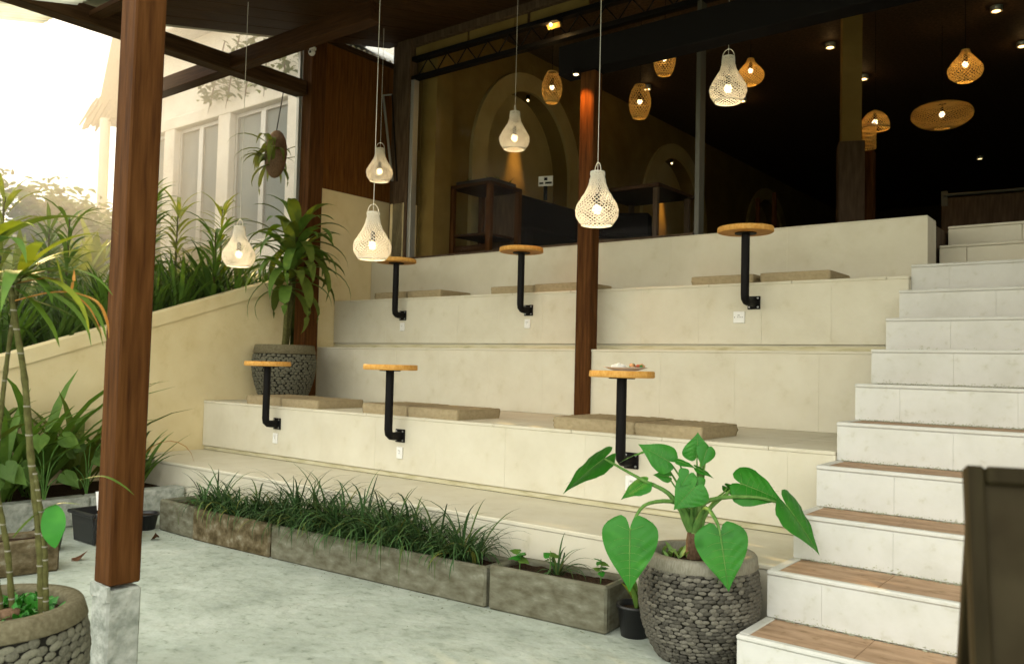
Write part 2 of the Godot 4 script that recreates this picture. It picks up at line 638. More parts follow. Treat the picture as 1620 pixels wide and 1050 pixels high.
func ellipsoid(r: Vector3, n := 8, m := 5) -> ArrayMesh:
	var st := begin()
	st.set_smooth_group(0)
	for i in m:
		var a0 := PI * i / m - PI / 2
		var a1 := PI * (i + 1) / m - PI / 2
		for k in n:
			var t0 := TAU * k / n
			var t1 := TAU * (k + 1) / n
			var f := func(a: float, t: float) -> Vector3: return Vector3(cos(a) * cos(t) * r.x, sin(a) * r.y, cos(a) * sin(t) * r.z)
			var p: Vector3 = f.call(a0, t0)
			var q: Vector3 = f.call(a0, t1)
			var w: Vector3 = f.call(a1, t1)
			var z: Vector3 = f.call(a1, t0)
			if i > 0:
				tri(st, p, q, w)
			if i < m - 1:
				tri(st, p, w, z)
	return done(st)


# ---------- the setting ----------
func bank_height(x: float, z: float) -> float:
	var h := clampf(1.10 - .333 * z, 0.0, 2.28)
	var away := clampf((-5.72 - x) / 0.4, 0.0, 1.0)
	return h * away + sin(x * 1.7 + z) * .03 * away + clampf((-14.0 - x) * .12, 0.0, 3.0)


func ground_and_bank() -> void:
	var st := begin()
	st.set_smooth_group(-1)
	quad(st, Vector3(-200, -.03, -200), Vector3(200, -.03, -200), Vector3(200, -.03, 200), Vector3(-200, -.03, 200))
	single("ground", done(st), M.grass_ground, "", "", "", "structure")
	st = begin()
	add_box(st, Vector3(1.2, -.02, 4.6), Vector3(13.7, .04, 11.0), .003)
	single("patio_floor", done(st), M.concrete, "", "", "", "structure")
	st = begin()
	st.set_smooth_group(0)
	var n := 60
	for i in n:
		for k in n:
			var p := []
			for c in [[0, 0], [1, 0], [1, 1], [0, 1]]:
				var x: float = -5.72 - pow(float(i + c[0]) / n, 1.6) * 30.0
				var z: float = -24.0 + float(k + c[1]) / n * 30.0
				p.append(Vector3(x, bank_height(x, z), z))
			quad(st, p[0], p[3], p[2], p[1])
	single("earth_bank", done(st), M.grass_ground, "", "", "", "structure")
	# a wooded rise far off on the left
	st = begin()
	st.set_smooth_group(0)
	for i in 40:
		for k in 8:
			var p := []
			for c in [[0, 0], [1, 0], [1, 1], [0, 1]]:
				var a := PI * (0.78 + 0.6 * float(i + c[0]) / 40)
				var f := float(k + c[1]) / 8
				var r := 48.0 + 30.0 * f
				var h := 5.0 * sin(PI * f * .5) * (1.0 + .3 * sin(a * 9.0) + .2 * sin(a * 23.0)) - .1
				p.append(Vector3(cos(a) * r, h, sin(a) * r))
			quad(st, p[0], p[1], p[2], p[3])
	single("far_hill", done(st), M.grass_ground, "", "", "", "structure")


func staircase() -> void:
	var s := thing("staircase", "wide stair of white risers and brown tiled treads beside the terrace", "staircase", Vector3.ZERO)
	var rise := .1902
	var xr := 2.6
	var seams := [.34, .86, 1.38, 1.9]
	for n in range(1, 11):
		var z := -.3 * n
		var y0 := rise * (n - 1)
		var y1 := rise * n
		# riser panels, slightly shifted from step to step
		var cuts := [0.0]
		for c in seams:
			cuts.append(c + [0.0, .18, -.12, .07][n % 4])
		cuts.append(xr)
		for k in cuts.size() - 1:
			part("riser_panel", span(cuts[k] + .0003, cuts[k + 1] - .0003, y0 + .001, y1 - .021, z - .022, z + rng.randf_range(-.0003, .0003), .0007), M.white_tile, s)
		var deep := .3 if n < 10 else .85
		part("nosing", span(-.003, xr, y1 - .02, y1, z - .028, z + .006, .006), M.white_tile, s)
		part("side_edging", span(-.0035, .035, y1 - .02, y1 - .0005, z - deep, z - .03, .003), M.white_tile, s)
		var tc := [.036, .42, .94, 1.46, 1.98, xr]
		for k in tc.size() - 1:
			part("tread_tile", span(tc[k] + (.0005 if k else 0.0), tc[k + 1] - .0005, y1 - .02, y1 - .003, z - deep + .001, z - .0295, .002), M.tread, s)
		part("step_core", span(0.001, xr, y0 - .02, y1 - .021, z - deep - .02, z - .024, .001), M.cream, s)
		# grit gathered in the corner between tread and riser
		if n > 1:
			var st := begin()
			for q in 420:
				var gx := rng.randf_range(.02, 1.3)
				var e := rng.randf_range(.0015, .0046)
				var heap := .35 + .65 * absf(sin(gx * 5.0 + n * 2.0) * sin(gx * 13.0 + n))
				if q % 3:
					add_box(st, Vector3(gx, y0 + absf(rng.randfn(0, .011)) * heap, z + .0005), Vector3(e * 1.5, e, .0016), e * .2)
				else:
					add_box(st, Vector3(gx, y0 + e * .3 - .002, z + .002 + absf(rng.randfn(0, .012)) * heap), Vector3(e * 1.6, e, e), e * .3)
			tag(part("grit", done(st), M.moss, s), "", "", "", "stuff")
	for k in 2:
		var z := -3.81 - .3 * k
		var y0 := 1.9025 + (.2275 if k == 1 else 0.0)
		var y1 := 2.13 if k == 0 else 2.312
		var cuts := [.002, .18 + .3 * k, .9, 1.7, xr]
		for c in cuts.size() - 1:
			part("riser_panel", span(cuts[c] + .0015, cuts[c + 1] - .0015, y0 + .002, y1 - .022, z - .022, z, .003), M.cream, s)
		part("nosing", span(.002, xr, y1 - .02, y1, z - .03, z + .006, .006), M.cream, s)
		part("tread_tile", span(.002, xr, y1 - .02, y1 - .003, z - .3, z - .0305, .002), M.tread, s)
		part("step_core", span(.002, xr, 1.7, y1 - .021, z - .3, z - .024, .001), M.cream, s)
	single("side_wall", span(2.6, 2.8, 0, 2.5, -4.4, .1, .01), M.cream, "cream wall along the far right side of the stair", "wall")
	single("upper_ground_wall", span(2.8, 6.2, 0, 2.28, -4.4, -3.5, .01), M.cream, "cream wall below the dining room right of the stair", "wall")


func panel_row(parent: Node3D, called: String, x0: float, x1: float, first: float, step: float, y0: float, y1: float, z: float, m: Material) -> void:
	var x := x0
	var nx := first
	while x < x1 - .01:
		var e := minf(nx, x1)
		part(called, span(x + .0003, e - .0003, y0, y1, z - .02, z + rng.randf_range(-.0003, .0003), .0006), m, parent)
		x = e
		nx += step


func terrace() -> void:
	var t := thing("terraced_seating", "cream tiled seating tiers rising in three long steps to the dining room", "terrace", Vector3.ZERO)
	var xl := -5.645
	var xr := -.001
	# low plinth step at the foot
	panel_row(t, "plinth_panel", xl, xr, -5.08, .62, 0.0, .34, -.775, M.cream)
	part("plinth_top", span(xl, xr, .335, .36, -1.5, -.768, .006), M.cream, t)
	part("plinth_core", span(xl, xr, 0, .334, -1.6, -.797, .001), M.cream, t)
	# first seat
	part("trim_strip", span(xl, xr, .3605, .395, -1.52, -1.496, .004), M.trim, t)
	panel_row(t, "riser_panel", xl, xr, -5.2, .62, .40, .785, -1.48, M.cream)
	part("seat_core", span(xl, xr, .36, .784, -2.9, -1.502, .001), M.cream, t)
	var x := xl
	var nx := -5.3
	while x < xr - .01:
		var e := minf(nx, xr)
		part("seat_slab", span(x + .001, e - .001, .785, .805 + rng.randf_range(-.0006, .0006), -2.1, -1.474, .004), M.cream, t)
		part("seat_slab", span(x + .001, e - .001, .785, .805 + rng.randf_range(-.0006, .0006), -2.768, -2.102, .004), M.cream, t)
		x = e
		nx += .62
	# back rest with the narrow ledge above it
	panel_row(t, "backrest_panel", xl, -2.265, -5.06, .58, .807, 1.315, -2.75, M.cream)
	panel_row(t, "backrest_panel", -2.265, xr, -1.66, .58, .807, 1.315, -2.75, M.cream)
	part("ledge", span(xl, xr, 1.315, 1.335, -2.98, -2.744, .005), M.cream, t)
	part("backrest_core", span(xl, xr, .8, 1.314, -3.0, -2.772, .001), M.cream, t)
	part("trim_strip", span(xl, xr, 1.3355, 1.372, -2.99, -2.963, .004), M.trim, t)
	# upper seat
	panel_row(t, "riser_panel", xl, xr, -5.33, .484, 1.385, 1.808, -2.96, M.cream)
	part("seat_core", span(xl, xr, 1.335, 1.807, -3.7, -2.985, .001), M.cream, t)
	x = xl
	nx = -5.1
	while x < xr - .01:
		var e := minf(nx, xr)
		part("seat_slab", span(x + .001, e - .001, 1.808, 1.828 + rng.randf_range(-.0006, .0006), -3.462, -2.954, .004), M.cream, t)
		x = e
		nx += .62
	# parapet under the windows
	panel_row(t, "parapet_panel", xl, xr, -4.9, .98, 1.829, 2.285, -3.46, M.cream)
	part("parapet_cap", span(xl, xr, 2.285, 2.297, -3.72, -3.456, .004), M.cream, t)
	part("parapet_end", span(-.018, .0, 1.9, 2.286, -3.72, -3.4605, .003), M.cream, t)
	part("parapet_core", span(xl, -.02, 1.8, 2.284, -3.72, -3.482, .001), M.cream, t)


func wall_prism(outline: Array, x0: float, x1: float) -> ArrayMesh:
	# outline in (z, y), thickness along x
	var st := begin()
	var pts := PackedVector2Array()
	for p in outline:
		pts.append(p)
	add_prism(st, pts, x1 - x0, Basis(Vector3(0, 0, 1), Vector3.UP, Vector3(1, 0, 0)), Vector3(x0, 0, 0))
	return done(st)


func left_wall() -> void:
	var w := thing("garden_wall", "yellow rendered wall with sloping top that holds the planted bank", "wall", Vector3.ZERO)
	part("render", wall_prism([Vector2(3.5, -.02), Vector2(-2.41, -.02), Vector2(-2.41, 1.94), Vector2(3.5, .0)], -5.80, -5.652), M.yellow, w)
	part("coping", wall_prism([Vector2(3.45, .02), Vector2(3.45, .1), Vector2(-.035, 1.255), Vector2(-2.405, 2.045), Vector2(-2.405, 1.93), Vector2(-.035, 1.14)], -5.83, -5.635), M.yellow, w)
	w = thing("end_wall", "tall yellow wall between the dark post and the windows", "wall", Vector3.ZERO)
	part("render", span(-5.80, -5.653, 0, 3.0, -3.74, -2.63, .006), M.yellow, w)
	part("bottom_strip", span(-5.653, -5.645, 1.33, 1.40, -2.97, -2.66, .002), M.yellow, w)
	var b := thing("timber_screen", "brown boarded screen above the yellow end wall", "screen", Vector3.ZERO)
	for k in 9:
		var z0 := -2.64 - k * .1245
		part("board", span(-5.78, -5.69 + rng.randf_range(-.002, .002), 3.0, 4.56, z0 - .1235, z0, .004), M.screen, b)
	part("top_rail", span(-5.80, -5.67, 4.56, 4.62, -3.76, -2.63, .005), M.timber_z, b)
	# dark corner post
	var p := thing("corner_post", "dark timber post in the corner behind the leafy pot plant", "post", Vector3.ZERO)
	part("shaft", span(-5.64, -5.48, .806, 4.52, -2.62, -2.44, .008), M.timber, p)
	part("steel_edge", span(-5.66, -5.62, 2.06, 4.4, -2.432, -2.395, .003), M.alloy, p)
	# low kerb of the planting bed along the wall
	var k := thing("bed_kerb", "low cream kerb round the planting bed under the sloping wall", "kerb", Vector3.ZERO)
	for i in 4:
		part("kerb_block", span(-4.82, -4.68, 0, .2 + rng.randf_range(-.002, .002), -.76 + i * .72 + .002, -.76 + (i + 1) * .72 - .002, .012), M.plinth, k)
	single("bed_soil", span(-5.65, -4.82, 0, .16, -.77, 2.2, .01), M.soil, "", "", "", "structure")


func roof() -> void:
	# timber ceiling that climbs towards the building, boards one by one
	var c := thing("timber_ceiling", "dark boarded ceiling sloping up over the terrace", "ceiling", Vector3.ZERO)
	var pitch := atan(.235)
	var z0 := -.34
	var z1 := -3.62
	var L := (z0 - z1) / cos(pitch)
	var mid := Vector3(0, 3.9 - .235 * (z0 + z1) * .5, (z0 + z1) * .5)
	var tilt := Basis(Vector3.RIGHT, pitch)
	for i in 46:
		var xa := -5.64 + i * .26
		part("ceiling_board", box(Vector3(.256, .022, L), .004), M.timber_z, c, Transform3D(tilt, mid + Vector3(xa + .13, .011 + rng.randf_range(-.0015, .0015), 0)))
	for z in [1.24, -.3]:
		part("purlin", span(-5.64, 6.3, 3.9 - .235 * z - .05, 3.9 - .235 * z - .002, z - .05, z + .05, .004), M.timber_x, c)
	part("fascia", span(-5.9, 6.3, 3.40, 3.68, 1.362, 1.40, .004), M.timber_x, c)
	# corrugated sheets above: metal over the boards, translucent towards the front
	for s in 2:
		var st := begin()
		st.set_smooth_group(0)
		var nx := 420
		var za: float = [1.55, -.10][s]
		var zb: float = [-.16, -3.7][s]
		var lift: float = [3.95, 4.04][s]
		for i in nx:
			var xa := -6.2 + 12.6 * i / nx
			var xb := -6.2 + 12.6 * (i + 1) / nx
			var ya := lift + .012 * sin(xa * 82.0)
			var yb := lift + .012 * sin(xb * 82.0)
			quad(st, Vector3(xa, ya - .235 * za, za), Vector3(xa, ya - .235 * zb, zb), Vector3(xb, yb - .235 * zb, zb), Vector3(xb, yb - .235 * za, za))
		single(["translucent_sheet", "roof_sheet"][s], done(st), [M.fibre, M.sheet][s], ["translucent corrugated sheet along the front of the terrace roof", "corrugated metal roofing over the timber ceiling"][s], "roof")
	single("tie_beam", span(-5.68, -5.53, 3.87, 4.02, -2.42, 1.6, .006), M.timber_z, "long timber beam running from the front to the dark corner post", "beam")
	single("cross_beam", span(-7.3, -3.6, 3.885, 4.035, -1.665, -1.535, .006), M.timber_x, "timber beam crossing over the long beam towards the neighbouring house", "beam")
	single("header_beam", span(-2.6, 6.0, 3.56, 3.8, -2.86, -2.68, .006), M.black, "black header beam on top of the middle post", "beam")
	# near left post on a concrete stub
	var p := thing("front_post", "large brown timber post on a concrete foot, nearest the camera", "post", Vector3(-1.815, 0, 1.2))
	p.rotation = Vector3(0.0, 0.0, -.010)
	part("shaft", span(-.06, .06, .345, 3.66, -.06, .06, .006), M.timber, p)
	var st2 := begin()
	add_box(st2, Vector3(0, .165, 0), Vector3(.128, .33, .128), .008)
	part("concrete_foot", done(st2), M.plinth, p)
	st2 = begin()
	var lip := PackedVector2Array()
	for i in 13:
		lip.append(Vector2(-.066 + .132 * i / 12, .305 - .006 * sin(i * .9) - .02 * (i / 12.0)))
	lip.append(Vector2(.066, .347))
	lip.append(Vector2(-.066, .345))
	add_prism(st2, lip, .012, Basis(Vector3.RIGHT, Vector3.UP, Vector3(0, 0, 1)), Vector3(0, 0, .058))
	part("mortar_lip", done(st2), M.plinth, p)
	p = thing("middle_post", "brown timber post standing in the middle of the tiers", "post", Vector3.ZERO)
	part("shaft", span(-2.405, -2.268, .806, 3.558, -2.83, -2.7155, .006), M.timber, p)


func shopfront() -> void:
	var f := thing("shopfront", "black framed window front on the parapet with steel truss above", "window front", Vector3.ZERO)
	part("corner_stile", span(-5.38, -5.17, 2.30, 5.1, -3.62, -3.5, .004), M.dark_wood, f)
	part("jamb", span(-5.168, -5.12, 2.30, 4.27, -3.6, -3.52, .003), M.alloy, f)
	part("mullion", span(-1.775, -1.735, 2.30, 4.27, -3.6, -3.5, .003), M.mullion, f)
	part("sill", span(-5.12, -1.78, 2.298, 2.325, -3.6, -3.5, .003), M.dark_wood, f)
	for k in 2:
		var x0 := -5.118 + k * 1.672
		part("pane", span(x0, x0 + 1.668, 2.327, 4.266, -3.561, -3.555, .0005), M.glass, f)
	# truss: chords and lattice
	for y in [4.27, 4.48]:
		part("truss_chord", span(-5.17, 6.1, y, y + .045, -3.6, -3.52, .004), M.black_steel, f)
	for i in 24:
		var x := -5.1 + i * .14
		var up := i % 2 == 0
		part("truss_bar", tube([Vector3(x, 4.315 if up else 4.48, -3.56), Vector3(x + .14, 4.48 if up else 4.315, -3.56)], [.007], 6), M.black_steel, f)
	for b in [[-5.15, -4.40], [-4.375, -3.78], [-3.77, -3.62], [-3.585, -2.9]]:
		part("clerestory_panel", span(b[0], b[1], 4.53, 4.64, -3.575, -3.565, .002), M.ochre, f)
	part("top_rail", span(-5.17, 6.1, 4.645, 5.3, -3.66, -3.52, .004), M.dark_wood, f)
	single("stub_pillar", span(-5.42, -5.2, 2.298, 2.93, -3.70, -3.50, .004), M.yellow, "short yellow pillar on the parapet beside the window frame", "pillar")
	single("infill_panel", span(-5.652, -5.382, 2.32, 5.1, -3.735, -3.705, .002), M.dark_wood, "dark panel between the brown screen and the black window frame", "panel")
	var a := thing("awning_window", "narrow hinged window standing ajar left of the black frame", "window", Vector3.ZERO)
	part("stile", tube([Vector3(-5.53, 4.15, -3.45), Vector3(-5.34, 3.17, -3.45)], [.014], 6), M.alloy, a)
	part("stile", tube([Vector3(-5.43, 4.15, -3.49), Vector3(-5.31, 3.17, -3.49)], [.008], 6), M.black_steel, a)
	part("head", tube([Vector3(-5.53, 4.15, -3.45), Vector3(-5.43, 4.15, -3.49)], [.008], 6), M.alloy, a)
	# work light on the truss
	var w := thing("flood_light", "small lit lamp fixed to the truss above the windows", "lamp", Vector3(-3.2, 4.38, -3.42))
	part("hood", box(Vector3(.16, .05, .1), .006), M.black_steel, w, Transform3D(Basis.IDENTITY, Vector3(0, .04, 0)))
	part("reflector", box(Vector3(.15, .05, .02), .004), M.ochre, w, Transform3D(Basis(Vector3.RIGHT, .5), Vector3(0, -.005, -.02)))
	part("bulb", ellipsoid(Vector3(.018, .018, .018)), M.spot, w, Transform3D(Basis.IDENTITY, Vector3(-.02, 0, .01)))
	lamp_light("flood_light_glow", Vector3(-3.22, 4.38, -3.41), .05, Color(1, .8, .5), .018)


func lamp_light(called: String, at: Vector3, energy: float, c: Color, size := .03) -> void:
	var l := OmniLight3D.new()
	l.name = numbered(called)
	l.light_energy = energy
	l.light_color = c
	l.light_size = size
	l.omni_range = 14.0
	l.omni_attenuation = 2.0
	l.shadow_enabled = true
	add_child(l)
	l.position = at


func arch(cz: float, half: float, apex: float, base: float) -> PackedVector2Array:
	var out := PackedVector2Array()
	out.append(Vector2(cz - half, base))
	for i in 25:
		var a := PI - PI * i / 24
		out.append(Vector2(cz + cos(a) * half, apex - half * 1.12 + sin(a) * half * 1.12))
	out.append(Vector2(cz + half, base))
	return out


func dining_room() -> void:
	single("room_floor", span(-5.6, -.02, 2.0, 2.28, -4.42, -3.725, .002), M.dark_wood, "", "", "", "structure")
	single("room_floor", span(-5.6, 6.2, 2.0, 2.30, -19, -4.425, .002), M.dark_wood, "", "", "", "structure")
	single("room_ceiling", span(-5.7, 6.3, 5.25, 5.4, -19.2, -3.53, .002), M.dark_wood, "dark ceiling of the dining room", "ceiling")
	single("room_back_wall", span(-5.6, 6.2, 2.3, 5.25, -19.2, -19, .002), M.dark_wood, "dark wall at the far end of the dining room", "wall")
	single("room_side_wall", span(6.0, 6.2, 2.3, 5.25, -19, -3.6, .002), M.dark_wood, "dark wall on the right side of the dining room", "wall")
	# arcaded plaster wall
	var aw := thing("arcade_wall", "ochre plaster wall with arched niches inside the dining room", "wall", Vector3.ZERO)
	var outline := [Vector2(-3.72, 5.25), Vector2(-3.72, 2.3)]
	for cz in [-5.7, -9.75, -13.8]:
		var a := arch(cz, .9, 4.74, 2.3)
		for i in range(a.size() - 1, -1, -1):
			outline.append(a[i])
	outline.append_array([Vector2(-19, 2.3), Vector2(-19, 5.25)])
	part("plaster", wall_prism(outline, -5.45, -5.2), M.ochre, aw)
	part("niche_back", span(-5.6, -5.45, 2.3, 5.25, -19, -3.73, .002), M.plaster, aw)
	for cz in [-5.7, -9.75, -13.8]:
		var st := begin()
		var o := arch(cz, 1.16, 4.95, 2.3)
		var inn := arch(cz, .885, 4.72, 2.3)
		for i in range(inn.size() - 1, -1, -1):
			o.append(inn[i])
		add_prism(st, o, .05, Basis(Vector3(0, 0, 1), Vector3.UP, Vector3(1, 0, 0)), Vector3(-5.2, 0, 0))
		part("arch_moulding", done(st), M.plaster, aw)
	part("wall_end", span(-5.2, -4.98, 2.3, 5.24, -4.0, -3.73, .004), M.ochre, aw)
	for cz in [-5.72, -9.72]:
		var nl := thing("niche_light", ("tiny spot light at the top of the " + ("nearer" if cz > -7 else "farther") + " arched niche"), "lamp", Vector3(-5.25, 4.66, cz))
		part("collar", lathe([Vector2(.0, 0), Vector2(.028, 0), Vector2(.028, .05), Vector2(0, .05)], 12), M.black_steel, nl)
		part("bulb", ellipsoid(Vector3(.016, .016, .016)), M.spot, nl, Transform3D(Basis.IDENTITY, Vector3(0, -.012, 0)))
		var s := SpotLight3D.new()
		s.name = numbered("niche_beam")
		s.light_energy = .9
		s.light_color = Color(1, .72, .36)
		s.spot_angle = 16
		s.spot_range = 12
		s.spot_attenuation = 2.0
		s.light_size = .02
		s.shadow_enabled = true
		add_child(s)
		s.position = Vector3(-5.33, 4.60, cz)
		s.rotation_degrees = Vector3(-88, 90, 0)
	# ceiling spots
	var spots := [Vector3(-1.357, 5.2, -6.44), Vector3(-1.99, 5.2, -6.48), Vector3(-1.96, 5.2, -7.53), Vector3(-.167, 5.2, -7.5), Vector3(-.078, 5.2, -8.79), Vector3(-1.946, 5.2, -8.91), Vector3(-3.67, 5.2, -8.89), Vector3(-4.57, 5.2, -7.63), Vector3(-1.421, 5.2, -14.43), Vector3(-2.255, 5.2, -18.2)]
	var place := ["touching the top of the plaster pillar", "left of the plaster pillar near the top of the picture", "just left of the plaster pillar, lower of two", "above the round gourd lamp", "right of the round gourd lamp", "right of the plaster pillar, level with the gourd lamp", "behind the white lamp over the upper right table", "beside the lowest barrel lamp", "low on the right below the disc lamp", "lowest on the right above the stair"]
	for i in spots.size():
		var d := thing("ceiling_spot", "small round lit ceiling spot " + place[i], "spot light", spots[i], 0.0, "spot lights in the dining room ceiling")
		part("rim", lathe([Vector2(.062, .05), Vector2(.062, -.004), Vector2(.045, -.008), Vector2(.042, .012)], 20), M.alloy, d)
		part("lens", lathe([Vector2(0.0, .0), Vector2(.044, .002)], 16), M.spot, d)
		if i < 8:
			lamp_light("ceiling_spot_light", spots[i] + Vector3(0, -.03, 0), .005, Color(1, .78, .48), .04)
	var ps := thing("post_spot", "small lit spot under the black beam at the top of the middle post", "spot light", Vector3(-2.40, 3.555, -2.69))
	part("can", lathe([Vector2(.0, .0), Vector2(.03, 0), Vector2(.03, -.03), Vector2(.025, -.034)], 16), M.black_steel, ps, Transform3D(Basis.IDENTITY, Vector3(0, 0, .045)))
	part("lens", ellipsoid(Vector3(.022, .008, .022)), M.spot, ps, Transform3D(Basis.IDENTITY, Vector3(0, -.034, .045)))
	var sl := SpotLight3D.new()
	sl.name = "post_spot_beam"
	sl.light_energy = .3
	sl.light_color = Color(1, .62, .25)
	sl.spot_angle = 38
	sl.spot_range = 12
	sl.spot_attenuation = 2.0
	sl.light_size = .02
	sl.shadow_enabled = true
	add_child(sl)
	sl.position = Vector3(-2.36, 3.50, -2.62)
	sl.rotation_degrees = Vector3(-80, 0, 0)
	# pillar, wooden post, furniture
	var pl := thing("plaster_pillar", "ochre plaster pillar with dark panelled lower half in the dining room", "pillar", Vector3(-1.39, 2.3, -6.44), .4)
	part("shaft", span(-.1, .1, 1.37, 2.95, -.1, .1, .004), M.ochre, pl)
	part("panelling", span(-.13, .13, 0, 1.37, -.13, .13, .006), M.dark_wood, pl)
	single("room_post", span(-1.31, -1.21, 2.3, 3.62, -6.74, -6.62, .004), M.timber, "brown timber post right of the plaster pillar", "post")
	single("back_post", span(-3.02, -2.97, 2.3, 3.5, -7.9, -7.85, .003), M.timber, "thin brown post deep in the dining room behind the right parapet, left of two", "post")
	single("back_post", span(-2.72, -2.67, 2.3, 3.5, -7.7, -7.65, .003), M.timber, "thin brown post deep in the dining room behind the right parapet, right of two", "post")
	var cab := thing("window_cabinet", "brown wooden cabinet frame behind the left end of the window", "cabinet", Vector3(-4.72, 2.3, -4.3))
	for s in [[-.27, .25], [.27, .25], [-.27, -.25], [.27, -.25]]:
		part("leg", span(s[0] - .03, s[0] + .03, 0, .86, s[1] - .03, s[1] + .03, .004), M.timber, cab)
	part("shelf", span(-.3, .3, .84, .88, -.28, .28, .004), M.timber_x, cab)
	part("shelf", span(-.24, .24, .3, .33, -.25, .25, .004), M.timber_x, cab)
	part("bottom_rail", span(-.24, .24, .04, .2, .225, .25, .004), M.timber_x, cab)
	part("back_panel", span(-.27, .27, .05, .84, -.28, -.265, .002), M.dark_wood, cab)
	var bushes := thing("cabinet_plant", "dark bushy plant on top of the wooden cabinet by the window", "plant", Vector3(-4.72, 3.18, -4.3))
	var st := begin()
	for i in 60:
		add_strap(st, arc(Vector3(rng.randf_range(-.25, .25), 0, rng.randf_range(-.2, .2)), rng.randf() * TAU, rng.randf_range(.5, 1.4), 1.2, rng.randf_range(.08, .16), 3), .02, .3)
	part("foliage", done(st), M.leaf_dark, bushes)
	part("tray", span(-.26, .26, 0, .05, -.22, .22, .006), M.plastic, bushes)
	for k in 2:
		var b := thing("settee", ["long black upholstered settee under the nearer arch", "black upholstered settee facing the windows"][k], "settee", Vector3(-4.6 + 1.1 * k, 2.3, -5.6 + .3 * k), .5 * k)
		part("seat", span(-.3, .3, .2, .46, -1.0, 1.0, .04), M.black, b)
		part("back", span(-.36, -.28, .2, .98, -1.0, 1.0, .03), M.black, b)
		part("base", span(-.27, .27, .02, .2, -.95, .95, .01), M.dark_wood, b)
	for k in 3:
		var tb := thing("dining_table", ["small dark wooden table behind the middle post", "dark wooden table in the middle of the dining room", "dark wooden table behind the right parapet"][k], "table", [Vector3(-3.05, 2.3, -4.9), Vector3(-2.2, 2.3, -9.2), Vector3(-.6, 2.3, -9.8)][k])
		part("table_top", span(-.4, .4, .7, .74, -.4, .4, .008), M.timber_x, tb)
		for s in [[-.34, -.34], [.34, -.34], [-.34, .34], [.34, .34]]:
			part("leg", span(s[0] - .025, s[0] + .025, 0, .7, s[1] - .025, s[1] + .025, .003), M.dark_wood, tb)
	var sg := thing("counter_sign", "small white card sign standing on the black settee under the arch", "sign", Vector3(-4.2, 3.215, -4.72), .3)
	part("card", span(-.085, .085, 0, .115, -.003, .003, .001), M.white, sg)
	part("print", span(-.018, .022, .065, .098, .003, .0036, .0002), M.black, sg)
	part("print", span(-.075, -.025, .025, .045, .003, .0036, .0002), M.black, sg)
	part("print", span(-.005, .075, .025, .048, .003, .0036, .0002), M.black, sg)
	part("stand", span(-.02, .02, -.16, 0, -.012, .012, .002), M.black_steel, sg)
	var bar := thing("bar_counter", "dark counter with a polished metal rail on the right of the dining room", "counter", Vector3(-.4, 2.3, -8.4), .1)
	part("body", span(-.45, .45, 0, 1.0, -.3, .3, .01), M.dark_wood, bar)
	part("rail", tube([Vector3(-.42, 1.03, .3), Vector3(.42, 1.03, .3)], [.018], 10), M.mullion, bar)
	part("end_plate", span(-.45, -.38, .9, 1.08, .29, .305, .003), M.mullion, bar)


